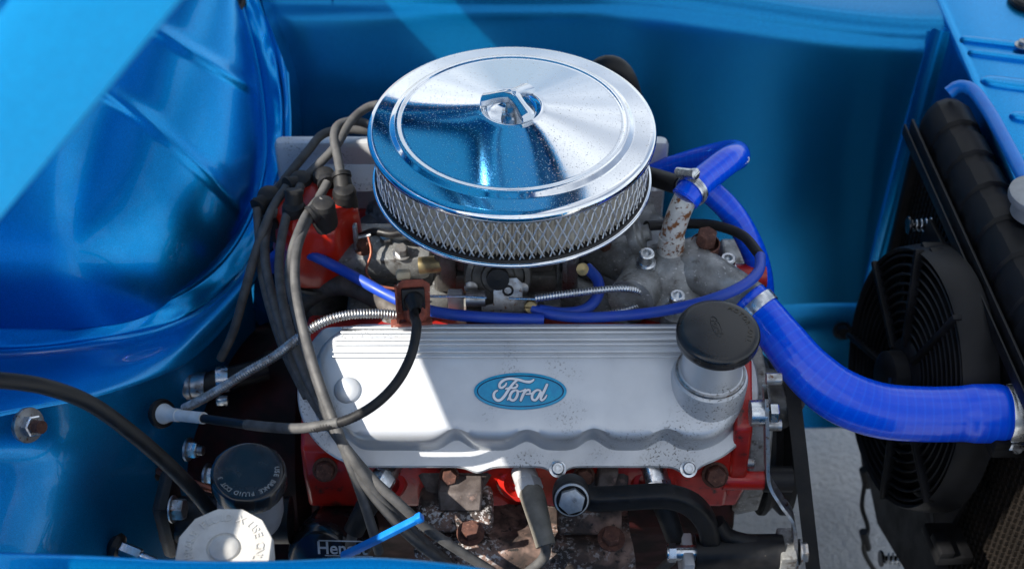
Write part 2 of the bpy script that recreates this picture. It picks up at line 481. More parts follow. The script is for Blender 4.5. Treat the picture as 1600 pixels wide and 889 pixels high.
# --- spot welded flange round the bulge, stepped shelf below it, lower bulkhead
in_l = crom(run([(-90,506,-.05),(60,501,-.05),(160,488,-.045),(262,466,-.03),(330,425,.03),(375,370,.10),(405,300,.18),(415,230,.25),(410,150,.32),(395,70,.38),(372,-10,.43)]), 10)
out_l = crom(run([(-90,548,-.078),(60,541,-.078),(168,526,-.072),(275,502,-.05),(345,458,.005),(395,398,.08),(430,318,.165),(442,237,.24),(441,150,.31),(428,70,.375),(403,-10,.43)]), 10)
rows = [[p + Vector((-.004, .012, -.004)) for p in in_l], in_l]
for k in range(1, 7):
    rr = []
    for i, (a, b) in enumerate(zip(in_l, out_l)):
        p = a.lerp(b, k / 6)
        p += Vector((.25, -.6, .5)) * (.0022 * mnoise.noise(Vector((i * .23, k * .6, 2))))
        if k in (2, 3, 4) and i > 66 and i % 6 in (0, 1): p += Vector((.0016, -.001, .001))
        rr.append(p)
    rows.append(rr)
rows.append([p + Vector((-.003, .004, -.006)) for p in out_l])
mb = MB(); mb.grid(rows); mb.build('seam_flange', PA, body, sharp=45, subsurf=1)
# a folded lip seals the joint between bulge and flange
mb = MB(); mb.tube(resample([p + Vector((0, 0, .001)) for p in in_l], .012), .0035, 8); mb.build('seam_bead', PA, body)
ledge = crom(run([(-90,662,-.335),(50,634,-.27),(150,614,-.22),(260,577,-.14),(320,537,-.07),(367,482,0.0),(400,425,.07),(430,360,.14),(446,290,.20),(452,200,.27),(448,110,.335)]), 10)
rows = [[p + Vector((-.004, .006, -.007)) for p in out_l]]
for k in range(0, 9):
    rr = []
    for i, (a, b) in enumerate(zip(out_l, ledge)):
        f = k / 8
        p = (a + Vector((-.002, .004, -.011))).lerp(b, f)
        x = i / (len(out_l) - 1)
        # pressed dip in the middle of the shelf
        dip = math.exp(-((x - .24) / .055) ** 2) * math.exp(-((f - .32) / .22) ** 2)
        p += Vector((0, .012, -.016)) * dip
        p += Vector((.002, -.004, .005)) * math.sin(math.pi * f)
        rr.append(p)
    rows.append(rr)
rows.append([p + Vector((.004, -.003, -.004)) for p in ledge])
rows.append([p + Vector((.001, .004, -.010)) for p in ledge])
mb = MB(); mb.grid(rows); mb.build('bulkhead_shelf', M['paint_low'], body, sharp=50, subsurf=1)
net = [run([(-120,668,-.315),(0,648,-.284),(100,626,-.240),(200,600,-.18),(290,558,-.10),(345,512,-.035),(392,440,.05)]),
       run([(-120,720,-.33),(0,705,-.298),(100,690,-.265),(195,672,-.207),(285,640,-.125),(350,590,-.045),(398,500,.05)]),
       run([(-120,775,-.375),(0,770,-.350),(95,760,-.315),(185,750,-.255),(280,730,-.15),(350,680,-.05),(400,570,.05)]),
       run([(-120,840,-.42),(0,835,-.398),(95,825,-.365),(190,822,-.300),(280,815,-.17),(350,770,-.05),(402,660,.05)]),
       run([(-120,960,-.50),(0,960,-.485),(95,960,-.45),(190,960,-.37),(280,950,-.21),(350,900,-.06),(402,800,.05)])]
rows = patch(net, 8, 8)
for _ in range(60):
    rows = [rows[0]] + [[rows[i][0]] + [(rows[i][j] * 4 + rows[i-1][j] + rows[i+1][j] + rows[i][j-1] + rows[i][j+1]) / 8 for j in range(1, len(rows[0]) - 1)] + [rows[i][-1]] for i in range(1, len(rows) - 1)] + [rows[-1]]
for r_ in rows:
    for p in r_:
        c = at(78, 665, y=-.27); d = (p - c).length
        p += Vector((.8, -.5, .3)).normalized() * (.007 * math.exp(-(d / .045) ** 2))
        c2 = at(150, 790, y=-.28); d = (p - c2).length
        p -= Vector((.8, -.5, .3)).normalized() * (.007 * math.exp(-(d / .035) ** 2))
mb = MB(); mb.grid(rows); mb.build('lower_bulkhead', M['paint_low'], body, sharp=None, subsurf=1)
# --- flat back of the bay between the flange and the far inner wing
net = [[at(400,-30,y=.46), at(425,-30,y=.50), at(470,-30,y=.53), at(500,-30,y=.50), at(520,-30,y=.46)],
       [at(436,110,y=.34), at(452,110,y=.40), at(475,110,y=.45), at(498,110,y=.46), at(520,110,y=.44)],
       [at(442,230,y=.24), at(460,230,y=.33), at(480,230,y=.42), at(500,230,y=.44), at(520,230,y=.42)],
       [at(400,400,y=.08), at(430,400,y=.20), at(470,400,y=.34), at(500,400,y=.40), at(520,400,y=.40)],
       [at(395,640,y=.05), at(420,640,y=.12), at(460,640,y=.20), at(500,640,y=.28), at(530,640,y=.30)]]
mb = MB(); mb.grid(patch(net, 6, 6)); mb.build('rear_panel', M['paint_shaded'], body, sharp=None, subsurf=1)
# --- far inner wing: tall smooth panel rolled over at the top
def wing_y(z): return .445 - .120 * (.74 - z) / .5
def ztop(x): return .735 + .055 * smooth(min(1, max(0, (.66 - x) / .55)))
cols_x = [-.44 + 1.20 * k / 44 for k in range(45)]
rows = []
for (kind, a) in [('top', .30), ('top', .12), ('top', .05)] + [('roll', R(q)) for q in (90, 65, 40, 20, 0)] + [('wall', q) for q in (.02, .06, .12, .2, .3, .42, .55, .7, .85, 1.0)]:
    rr = []
    for x in cols_x:
        zt = ztop(x); rad = .028
        if kind == 'top': p = Vector((x, wing_y(zt) + rad + a, zt + .004 * 0))
        elif kind == 'roll': p = Vector((x, wing_y(zt) + rad - rad * math.cos(a), zt - rad + rad * math.sin(a)))
        else:
            z0 = zt - rad; z = z0 + (.245 - z0) * a
            p = Vector((x, wing_y(z) + .012 * math.sin(math.pi * a) * math.sin(x * 3 + .6), z))
        # blends forward into the corner at the radiator panel
        p.x += .0
        rr.append(p)
    rows.append(rr)
mb = MB(); mb.grid(rows); mb.build('far_inner_wing', M['paint_shaded'], body, sharp=None, subsurf=1)
# corner between the wing and the radiator panel, with its rounded bead
def corner(z): return Vector((.640 - .055 * (.74 - z) / .5, wing_y(z), z))
zs = [.735, .70, .62, .52, .42, .32, .245]
rows = []
for z in zs:
    c = corner(z)
    rows.append([c + Vector((0.0, 0, 0)), c + Vector((.006, -.012, 0)), c + Vector((.014, -.018, 0)), c + Vector((.026, -.016, 0)), c + Vector((.034, -.03, 0)), Vector((.672, .30, z)), Vector((.672, 0.0, z)), Vector((.672, -.65, z))])
mb = MB(); mb.grid(rows); mb.build('radiator_panel', PA, body, sharp=50, subsurf=1)
# slam panel on top of the radiator panel, with pressed swages
rows = []
for (dx, z) in [(0, .728), (.0, .736), (.004, .741), (.012, .743), (.06, .743), (.30, .743)]:
    rows.append([Vector((.664 + dx + (.0 if dx > .02 else 0), y, z)) for y in (.62, .52, .46, .42, .36, .25, .1, -.1, -.65)])
mb = MB(); mb.grid(rows); mb.build('slam_panel', PA, body, sharp=60)
def swage(c, L, W, ang):
    m2 = MB(); c = Vector(c); ux = Vector((math.cos(ang), math.sin(ang), 0)); uy = Vector((-math.sin(ang), math.cos(ang), 0))
    rws = []
    for s_, h in [(1.0, -.001), (.93, .003), (.75, .0055), (.4, .006), (.02, .006)]:
        rr = []
        for k in range(29):
            a = 2 * math.pi * k / 28
            cx = math.cos(a); sx = math.sin(a)
            ex = (L - W) * (1 if cx > 0 else -1) * (abs(cx) ** .15 if abs(cx) > 1e-6 else 0)
            rr.append(c + ux * (ex + W * cx * s_) + uy * (W * sx * s_) + Vector((0, 0, h)))
        rws.append(rr)
    m2.grid(rws); return m2.build('swage', PA, body, sharp=None)
for (px, py, L, W) in [(1580, 72, .075, .0065), (1588, 92, .070, .0060), (1610, 136, .070, .013), (1640, 190, .055, .010), (1660, 258, .06, .010)]:
    swage(at(px, py, z=.7435), L, W, R(-13))
# --- chassis rail along the foot of the wing
rail = []
for (y, z) in [(.372,.262),(.36,.268),(.335,.262),(.31,.245),(.298,.225),(.292,.205),(.285,.18),(.24,.10),(.22,.075)]:
    rail.append([Vector((x, y + .004 * math.sin(x * 9), z + .003 * math.sin(x * 14))) for x in [-.44 + 1.06 * k / 24 for k in range(25)]])
mb = MB(); mb.grid(rail); mb.build('chassis_rail', M['paint_shaded'], body, sharp=None, subsurf=1)
# --- near wing: rolled edge along the bottom of the view, inner wall going down
edge = crom([at(px, py, z=.80) for px, py in [(-160,855),(0,862),(140,867),(290,875),(430,875),(560,870),(660,875),(750,886),(900,915),(1200,990),(1900,1200)]], 8)
rows = []
for (dy, dz) in [(.06,-.62),(.05,-.30),(.035,-.10),(.014,-.035),(.007,-.012),(.003,-.004),(0,0),(-.006,.0015),(-.014,-.001),(-.03,-.004),(-.10,-.010),(-.20,-.03),(-.24,-.10),(-.245,-.50)]:
    rows.append([p + Vector((0, dy, dz)) for p in edge])
mb = MB(); mb.grid(rows); mb.build('near_wing', PA, body, sharp=None, subsurf=1)
# --- scuttle: unseen upright panel behind the bay, its lip shaped to block the sun
mb = MB(); rows = []
for (x, z) in [(-.70,.50),(-.70,.80),(-.70,1.16),(-.705,1.195),(-.72,1.208),(-.80,1.212),(-.95,1.22)]:
    rows.append([Vector((x, y, z + .022 + .19 * y * smooth(max(0, min(1, (z - .6) * 2))))) for y in [-.95 + 1.9 * k / 16 for k in range(17)]])
mb.grid(rows); mb.build('scuttle_blocker', PA, body, sharp=None, subsurf=1, thick=.004)

# ================================================================== bonnet, propped open over the bay
bd = Vector((.6607, 0, .7506)); bn = Vector((-.7506, 0, .6607))         # up its slope, and its outer normal
def rear(y): x = -.487 + .0785 * y; return Vector((x, y, 1.67 + 1.136 * x))
bon = thing('bonnet', 'open metallic blue bonnet, its soft edge crossing the upper left corner', 'bonnet', rear(-.68))
HW, HF, LEN, DEP = .68, .86, 1.15, .085
def bp(y, s, d): return rear(y) + bd * s + bn * d
mb = MB(); ys = [-HW + (HW + HF) * k / 24 for k in range(25)]
crown = lambda y, s: .020 * (1 - ((y - .09) / .77) ** 2)
prof = []
mb.grid([[bp(y, s, DEP + crown(y, s)) for y in ys] for s in [LEN * k / 16 for k in range(17)]])
mb.build('outer_skin', PA, bon, sharp=None, thick=.002)
mb = MB(); mb.grid([[bp(y, s, DEP - .012 + crown(y, s)) for y in [-HW + .004 + (HW + HF - .008) * k / 24 for k in range(25)]] for s in [.006 + (LEN - .012) * k / 16 for k in range(17)]])
mb.build('inner_skin', M['paint_shaded'], bon, sharp=None)
mb = MB()
for yy, sg in ((-HW, 1), (HF, -1)):
    mb.grid([[bp(yy + sg * o, LEN * k / 16, d) for k in range(17)] for (o, d) in [(.03, .012), (.012, 0.0), (.002, .003), (0, .012), (-.001 * sg * 0, DEP * .5), (.001, DEP - .008), (.006, DEP)]])
mb.grid([[bp(y, s, d) for y in ys] for (s, d) in [(.03, .012), (.012, 0), (.002, .003), (0, .02), (0, DEP - .008), (.005, DEP + .01)]])
mb.grid([[bp(y, LEN - s, d) for y in ys] for (s, d) in [(.03, .012), (.012, 0), (.002, .003), (0, .02), (0, DEP - .008), (.005, DEP + .01)]])
mb.build('folded_edge', PA, bon, sharp=40, thick=.002)
def brace(a, b, w):
    m2 = MB(); d = (b - a); L = d.length; d.normalize(); sd = d.cross(bn)
    rws = [[p + sd * o + bn * h for p in (a, b)] for (o, h) in [(-w, .03), (-w * .75, .0), (w * .75, 0), (w, .03)]]
    m2.grid(rws); return m2.build('brace', M['paint_shaded'], bon, sharp=30, thick=.002)
h0 = DEP - .035
brace(bp(-HW + .05, .06, h0), bp(-HW + .05, LEN - .06, h0), .045)
brace(bp(HF - .05, .06, h0), bp(HF - .05, LEN - .06, h0), .045)
brace(bp(-HW + .08, .07, h0), bp(HF - .08, .07, h0), .045)
brace(bp(-HW + .08, LEN - .08, h0), bp(HF - .08, LEN - .08, h0), .05)
brace(bp(-HW + .1, .12, h0), bp(-.05, LEN - .12, h0), .04)
brace(bp(HF - .1, .12, h0), bp(.05, LEN - .12, h0), .04)
c = at(362, -2, y=.415)
mb = MB(); mb.lathe([(.010,.004),(.014,.006),(.021,.004),(.023,-.002),(.020,-.006)], c, (.6,-.5,.6), 28); mb.build('drain_grommet', M['rubber'], body)
c = at(1612, 2, z=.745)
mb = MB(); mb.lathe([(.036,0),(.036,.006),(.032,.010),(.012,.012),(0,.012)], c, (0,0,1), 32); mb.build('bump_stop', M['rubber'], body)
c = at(1598, 72, z=.748)
mb = MB(); mb.hexbolt(c, (0,0,1), .008, .007, .012); mb.build('panel_bolt', M['steel'], body)

# ================================================================== engine block and cylinder heads
eng = thing('engine_block', 'red painted V engine block and cylinder heads under the silver covers', 'engine', (0, 0, .12))
TA = R(35)
RC_O = Vector((.020, -.300, .622))
rv, rw = Vector((0, -math.cos(TA), -math.sin(TA))), Vector((0, -math.sin(TA), math.cos(TA)))
def RC(u, v, w): return RC_O + Vector((u, 0, 0)) + rv * v + rw * w
X1, Y1, Z1 = Vector((1, 0, 0)), Vector((0, 1, 0)), Vector((0, 0, 1))
# near head: profile in the y/z plane run along x
def run_x(mb, prof, x0, x1, n=1):
    mb.prism([(p[0], p[1]) for p in prof], (x0, 0, 0), (Y1, Z1, X1), x1 - x0)
mb = MB(); run_x(mb, [(-.262,.566),(-.268,.52),(-.262,.455),(-.20,.40),(-.06,.42),(-.03,.55),(-.10,.64),(-.14,.655)], -.262, .275)
mb.build('near_cylinder_head', M['red'], eng, bevel=.006)
mb = MB(); run_x(mb, [(.262,.566),(.268,.50),(.20,.40),(.06,.42),(.03,.55),(.10,.60),(.14,.62)], -.27, .19)
mb.build('far_cylinder_head', M['red'], eng, bevel=.006)
mb = MB(); run_x(mb, [(-.21,.42),(-.23,.36),(-.16,.20),(-.12,.13),(.12,.13),(.16,.20),(.23,.36),(.21,.42),(0,.46)], -.27, .30)
mb.build('crankcase', M['dark_red'], eng, bevel=.01)
mb = MB(); mb.lathe([(.0,.0),(.17,.0),(.185,.02),(.15,.12),(.10,.24),(.0,.25)], (-.272, -.02, .33), (-1, 0, 0), 40)
mb.box((-.33, -.10, .22), (.18, .34, .22), bevel=.02)
mb.build('bell_housing', M['dark_red'], eng)
# red shoulder at the front of the head and front plate
mb = MB(); mb.prism([(-.20,.66),(-.262,.60),(-.272,.50),(-.24,.43),(-.10,.40),(.10,.40),(.22,.44),(.16,.50),(.04,.53),(-.08,.60)], (.272, 0, 0), (Y1, Z1, X1), .022)
mb.build('front_plate', M['red'], eng, bevel=.004)
# raised rings cast round the plug wells
for px in (600, 812, 1022):
    c = at(px, 752, y=-.268)
    mb = MB(); mb.lathe([(.030, -.004), (.026, .004), (.020, .005), (.017, -.006), (0, -.008)], c, (0, -.8, .35), 28); mb.build('plug_well', M['red'], eng)
for (px, py, r_) in [(1117, 741, .0135), (912, 742, .0110), (702, 742, .0100), (508, 733, .0125)]:
    c = at(px, py, y=-.276 if px in (702, 912) else -.272)
    mb = MB(); mb.lathe([(.0, 0), (r_ * 1.25, 0), (r_ * 1.25, .003), (r_, .004)], c, (.05, -.75, .5), 24); mb.hexbolt(c, (.05, -.75, .5), r_, .014)
    mb.build('head_bolt', M['rust'], eng)
# bosses and dowels at the front corner of the head
mb = MB(); a = at(1128, 748, y=-.262)
mb.tube([a, a + Vector((.075, .0, 0))], .014, 14); mb.build('front_boss', M['red'], eng)
mb = MB(); mb.tube([a + Vector((.052, 0, 0)), a + Vector((.088, 0, 0))], .0165, 16); mb.build('boss_collar', M['black_metal'], eng)
a = at(1142, 722, y=-.255); mb = MB(); mb.tube([a, a + Vector((.028, 0, 0))], .0075, 12); mb.build('dowel', M['steel'], eng)

# ================================================================== rocker covers
def rrect(hu, v0, v1, r, inset, n=40):
    """rounded rectangle outline in (u, v), counter-clockwise, n points per quarter"""
    hu2, a, b = hu - inset, v0 + inset, v1 - inset
    r2 = max(.004, min(r - inset * .7, (b - a) / 2 - .001, hu2 - .001))
    P = []
    for (cx, cy, a0) in [(hu2 - r2, b - r2, 0), (-hu2 + r2, b - r2, 90), (-hu2 + r2, a + r2, 180), (hu2 - r2, a + r2, 270)]:
        for k in range(n // 2 + 1):
            t = R(a0 + 90 * k / (n // 2)); P.append((cx + r2 * math.cos(t), cy + r2 * math.sin(t)))
    # even spacing along the straight sides too
    Q = resample([Vector((p[0], p[1], 0)) for p in P + [P[0]]], .0001 * 0 + .0055)
    return P
def resamp_closed(P, N):
    pts = [Vector((p[0], p[1], 0)) for p in P] + [Vector((P[0][0], P[0][1], 0))]
    L = [0.0]
    for a, b in zip(pts, pts[1:]): L.append(L[-1] + (b - a).length)
    o, j = [], 0
    for i in range(N):
        s = L[-1] * i / N
        while j < len(L) - 2 and L[j+1] < s: j += 1
        k = (s - L[j]) / max(1e-9, L[j+1] - L[j]); q = pts[j].lerp(pts[j+1], k); o.append((q.x, q.y))
    return o
SC = [(-.225, .012), (-.088, .014), (-.002, .012), (.078, .015), (.165, .014)]
def scallop(u):
    return sum(a * math.exp(-((u - c) / .0155) ** 2) for c, a in SC)
def face_w(v):
    return 0.0 if v > -.098 else -.016 * smooth(min(1, (-.098 - v) / .075))
def rocker_cover(name, label, F, detail):
    t = thing(name, label, 'rocker cover', F(0, 0, -.06))
    HU, V0, V1, N = .262, -.150, 0.0, 280
    mb = MB(); rows = []
    def lug(u, v):
        return .010 * (math.exp(-((u - .036) / .012) ** 2) + math.exp(-((u - .196) / .013) ** 2) + .7 * math.exp(-((u + .062) / .014) ** 2))
    def ring(inset, w, sc=0.0, lugs=False, rad=.062, extra=0.0):
        P = resamp_closed(rrect(HU, V0, V1, rad, inset), N); rr = []
        for (u, v) in P:
            if v > -.05:
                k = smooth(min(1, (v + .05) / .03))
                if sc: v -= scallop(u) * sc * k
                if lugs: v += lug(u, v) * k
            if v < V0: v = V0 + (v - V0) * .1
            wz = w + (face_w(v) if w > -.03 else 0)
            rr.append(F(u, v, wz))
        return rr + [rr[0]]
    rows = [ring(-.024, -.066, 0, True, .078), ring(-.0245, -.060, 0, True, .078), ring(-.0225, -.0575, 0, True, .078), ring(-.004, -.0565, .9),
            ring(-.001, -.052, 1.0), ring(.001, -.035, 1.0), ring(.002, -.014, .95), ring(.004, -.006, .8), ring(.009, -.0012, .5), ring(.016, 0, .2)]
    rows += [ring(i_, 0.0006, 0) for i_ in (.026, .036, .046, .056, .066, .0715)]
    mb.grid(rows)
    k = len(mb.f); o = len(mb.v) - (N + 1)
    mb.f.append([o + i for i in range(N)])
    mb.build('cover', M['silver'], t, sharp=42)
    if not detail: return t
    for vv in (-.1365, -.1210, -.1055):
        for dv in (0.0,):
            m2 = MB()
            for d_ in (-.0030, .0030):
                L0 = .236 if vv > -.13 else .228
                p0, p1 = F(-L0, vv + d_, face_w(vv + d_) + .0006), F(L0 - .045, vv + d_, face_w(vv + d_) + .0006)
                m2.box((p0 + p1) / 2, ((p1 - p0).length, .0026, .0080), (X1, rv, rw), bevel=.0009)
            m2.build('rib', M['silver'], t)
    m2 = MB(); c = F(-.2175, -.062, .0)
    m2.lathe([(.0165, -.001), (.0160, .0022), (.0135, .0048), (.006, .0062), (0, .0064)], c, rw, 32); m2.build('core_plug', M['silver'], t)
    for u in (.036, .196):
        c = F(u, .0265, -.0575)
        m2 = MB(); m2.lathe([(0, 0), (.0105, 0), (.0105, .0025), (.0078, .003), (.0078, .010), (.0065, .0112), (.0042, .0112), (.0042, .004), (0, .004)], c, rw, 26)
        m2.build('socket_bolt', M['bright_steel'], t)
    return t
near_cover = rocker_cover('rocker_cover', 'silver ribbed rocker cover with blue oval badge, nearest the camera', RC, True)
def RF(u, v, w):
    p = RC(u, v, w); return Vector((p.x - .075, -p.y - .015, p.z + .012))
far_cover = rocker_cover('rocker_cover', 'plain silver rocker cover half hidden behind the chrome air cleaner', RF, False)

mb = MB(); mb.box((-.056, .158, .640), (.545, .022, .185), bevel=.011); mb.build('inner_wall', M['silver'], far_cover)

# badge: blue oval with the raised script
badge = thing('oval_badge', 'blue oval badge with raised silver script on the near rocker cover', 'badge', RC(-.010, -.063, .0))
def BG(x, y, w): return RC(-.010 + x, -.0605 - y, w)
def ellipse(mb, a, b, h0, h1, a2, b2, n=72):
    rws = []
    for (sa, sb, h) in [(a, b, h0), (a, b, h1 - .0004), (a - .0006, b - .0006, h1), (a2, b2, h1)]:
        rws.append([BG(sa * math.cos(2*math.pi*k/n), sb * math.sin(2*math.pi*k/n), h) for k in range(n + 1)])
    mb.grid(rws)
BA, BB = .0555, .0222
mb = MB(); ellipse(mb, BA, BB, -.001, .0034, BA - .0034, BB - .0030); mb.build('rim', M['badge_blue'], badge)
mb = MB(); ellipse(mb, BA - .0034, BB - .003, .0005, .0028, BA - .0048, BB - .0042); mb.build('rim_line', M['badge_line'], badge)
mb = MB(); rws = [[BG(s_ * (BA - .0046) * math.cos(2*math.pi*k/72), s_ * (BB - .0040) * math.sin(2*math.pi*k/72), .0022) for k in range(73)] for s_ in (1, .5, .01)]
mb.grid(rws); mb.build('field', M['badge_blue'], badge)
STROKES = [
  [(968,198,10),(945,218,15),(900,232,18),(830,224,17),(740,198,16),(640,184,15),(560,192,16),(500,222,18),(462,268,18),(466,308,17),(500,316,15),(545,284,13),(562,252,10)],
  [(722,205,13),(672,248,16),(612,322,18),(566,392,19),(524,450,19),(474,496,18),(424,500,18),(382,462,18),(376,412,17),(400,372,14),(430,358,9)],
  [(552,334,9),(610,318,11),(672,322,13),(712,306,13),(728,280,12),(706,264,9)],
  [(700,352,13),(650,376,17),(616,436,18),(624,488,16),(672,500,16),(712,456,18),(732,396,18),(718,356,13),(695,352,10)],
  [(582,492,9),(604,462,13),(624,424,13)],
  [(712,352,9),(760,372,10),(800,362,10),(842,346,11)],
  [(842,346,15),(820,400,18),(796,452,18),(776,502,15)],
  [(800,428,10),(836,384,13),(876,350,15),(908,356,15),(912,384,10)],
  [(856,410,9),(900,408,11),(950,398,11)],
  [(1062,356,12),(1012,354,14),(962,392,18),(942,446,18),(954,490,16),(996,496,15),(1036,450,17),(1072,380,17)],
  [(1166,274,17),(1130,352,18),(1088,432,18),(1072,480,16),(1092,500,14),(1132,472,12),(1160,428,9)]]
def stroke(mb, pts, grow, h0, h1):
    sc = 1 / 9.41 / 1318
    Q = crom([Vector((p[0], p[1], p[2])) for p in pts], 6)
    L_, R_ = [], []
    for i, q in enumerate(Q):
        d = Q[min(i+1, len(Q)-1)] - Q[max(i-1, 0)]; d.z = 0; d.normalize(); nrm = Vector((-d.y, d.x, 0)); w = q.z + grow
        L_.append(q + nrm * w); R_.append(q - nrm * w)
    # rounded ends
    def endcap(q, d, w):
        a0 = math.atan2(d.y, d.x); return [Vector((q.x + w * math.cos(a0 + a), q.y + w * math.sin(a0 + a), 0)) for a in (1.0, .35, -.35, -1.0)]
    d1 = (Q[-1] - Q[-2]); d0 = (Q[0] - Q[1])
    out = L_ + endcap(Q[-1], d1, Q[-1].z + grow)[::1] + R_[::-1] + endcap(Q[0], d0, Q[0].z + grow)
    T = lambda q, h: BG((q.x - 770) * sc, -(q.y - 366) * sc * 1.02, h)
    n = len(L_)
    rw1 = [[T(a, h0) for a in L_], [T(a, h1) for a in L_], [T(b, h1) for b in R_], [T(b, h0) for b in R_]]
    mb.grid(rw1)
    for (q, d) in ((Q[-1], d1), (Q[0], d0)):
        w = q.z + grow; a0 = math.atan2(d.y, d.x)
        fan = [Vector((q.x + w * math.cos(a0 + a), q.y + w * math.sin(a0 + a), 0)) for a in [math.pi/2 - math.pi * k / 8 for k in range(9)]]
        mb.grid([[T(a, h0) for a in fan], [T(a, h1) for a in fan], [T(q, h1) for a in fan]])
for grow, h1, nm, mt in ((9, .0027, 'script_outline', 'badge_line'), (1.5, .0038, 'script', 'badge_silver')):
    mb = MB()
    for k, s_ in enumerate(STROKES): stroke(mb, s_, grow, .0018, h1 + k * .00003)
    mb.build(nm, M[mt], badge, sharp=30)

# ================================================================== oil filler neck and cap
NC = RC(.217, -.076, .0); AX = Vector((.02, -.10, 1)).normalized()
fil = thing('oil_filler', 'oil filler with round black cap on a silver neck beside the big blue hose', 'oil filler', NC - AX * .01)
mb = MB(); mb.lathe([(.046,-.03),(.046,.004),(.0445,.010),(.0405,.0125),(.0395,.0165),(.037,.018),(.036,.022),(.0355,.085),(0,.085)], NC, AX, 56)
mb.build('neck', M['silver'], fil)
mb = MB(); mb.lathe([(.0402,.0118),(.0422,.0138),(.0418,.0168),(.0395,.0178)], NC, AX, 56); mb.build('collar', M['steel'], fil)
CC = NC + AX * .071
mb = MB(); mb.lathe([(.030,.0),(.0455,.0),(.0478,.003),(.0485,.009),(.0482,.012),(.0488,.0135),(.0485,.0165),(.046,.0195),(.040,.0208),(0,.0215)], CC, AX, 64)
cp = mb.build('filler_cap', M['cap_black'], fil)
cp['label'] = 'satin black cap with embossed oval and faded lettering'
mb = MB(); c = CC + AX * .0208
u_, v_, w_ = basis(AX)
pts = [c + Vector((.010 + .0055 * math.cos(a) * 1 - .0015 * math.sin(a) * 2, .004 + .017 * math.sin(a), 0)) * .9 + Vector((-.012, 0, -.0003 + .001 * 0)) for a in [2 * math.pi * k / 40 for k in range(41)]]
def on_cap(p): d = p - c; return p - AX * d.dot(AX) + AX * .0007
mb.tube([on_cap(p) for p in pts], .0005, 6, cap=False)
ax1 = (Vector((.25, -1, 0)) - AX * Vector((.25, -1, 0)).dot(AX)).normalized(); ay1 = AX.cross(ax1)
glyph(mb, 'Ford', on_cap(c + Vector((-.003, .004, 0))), ax1, ay1, AX, .0115, .0003, shear=.3)
mb.build('embossed_oval', M['cap_black'], cp)
mb = MB(); mb.lathe([(.0022, .0008), (.0018, -.002), (0, -.002)], c + Vector((.0035, .004, 0)), AX, 16); mb.build('vent_hole', M['rubber'], cp)
mb = MB(); arc_text(mb, 'MOTOR-OIL', c + AX * .0003, AX, Vector((0, 1, 0)), .036, 28, 118, .0085, .0003, 1); mb.build('faded_lettering', M['faded_print'], cp)

# ================================================================== air cleaner
AC = Vector((0, 0, .869))
air = thing('air_cleaner', 'large round chrome air cleaner with wire mesh side on top of the engine', 'air cleaner', AC - Vector((0, 0, .085)))
mb = MB(); mb.lathe([(.1745,-.013),(.1775,-.012),(.1783,-.008),(.1775,-.003),(.1750,-.0005),(.170,.0008),(.1515,.0016),(.1490,.0022),(.1455,.0062),(.1415,.0072),(.1385,.0066),(.1365,.0058),
                        (.1335,.0064),(.110,.0111),(.085,.0162),(.06,.0213),(.045,.0244),(.0395,.0256),(.0365,.0260),(.0350,.0250),(.0335,.0215),(.0305,.0165),(.026,.0145),(0,.0140)], AC, n=256)
lid = mb.build('lid', M['chrome'], air, sharp=None)
# three-armed wing nut
mb = MB()
for ang in (172, 56, -58):
    d = Vector((math.cos(R(ang)), math.sin(R(ang)), 0)); sd = Vector((-d.y, d.x, 0)); rws = []
    for (s_, w_, top, bot) in [(-.005, .0098, .0485, .035), (.004, .0086, .0480, .0350), (.012, .0070, .0462, .0340), (.022, .0070, .0432, .0310), (.031, .0084, .0402, .0280), (.0365, .0088, .0388, .0266), (.0380, .0080, .0370, .0280)]:
        rws.append([AC + d * s_ + sd * (o * w_) + Vector((0, 0, h)) for (o, h) in [(-.8, bot), (-1, bot + .002), (-1, top - .0030), (-.85, top - .0020), (-.08, top), (.08, top), (.85, top - .0020), (1, top - .0030), (1, bot + .002), (.8, bot), (-.8, bot)]])
    mb.grid(rws); o = len(mb.v) - 11; mb.f.append([o + k for k in range(10)])
wn_ = mb.build('wing_nut', M['nut_metal'], air, sharp=24)
mb = MB(); mb.lathe([(.0125,.013),(.0125,.0185),(.0085,.019),(.0085,.038)], AC, n=32); mb.build('wing_nut_stem', M['bright_steel'], wn_)
# pleated paper
mb = MB(); n = 400; rws = []
for h in (-.012, -.078): rws.append([AC + Vector((math.cos(2*math.pi*k/n), math.sin(2*math.pi*k/n), 0)) * (.166 if k % 2 else .158) + Vector((0, 0, h)) for k in range(n + 1)])
mb.grid(rws); mb.build('pleated_paper', M['paper'], air, smoothing=False)
# expanded wire mesh
mb = MB(); NW = 88
for fam in (1, -1):
    for k in range(NW):
        a0 = 2 * math.pi * (k + random.uniform(-.07, .07)) / NW; pts = []; dent = random.uniform(-.0006, .0006)
        for s_ in range(9):
            f = s_ / 8; a = a0 + fam * f * 2 * math.pi / NW * 2.35
            # kinked strands as in expanded metal
            rr = .1695 + dent * math.sin(f * math.pi) + .0010 * math.sin(f * 2.35 * 4 * math.pi + (0 if fam > 0 else math.pi))
            pts.append(AC + Vector((rr * math.cos(a), rr * math.sin(a), -.012 - .064 * f)))
        mb.tube(pts, .00115, 5, cap=False)
mb.build('wire_mesh', M['mesh_wire'], air, sharp=None)
mb = MB(); mb.lathe([(.172,-.0775),(.1735,-.0745),(.172,-.0730),(.160,-.073),(.160,-.080)], AC, n=120); mb.lathe([(.172,-.0135),(.172,-.017),(.160,-.018),(.160,-.012)], AC, n=120); mb.build('rubber_seal', M['rubber'], air)
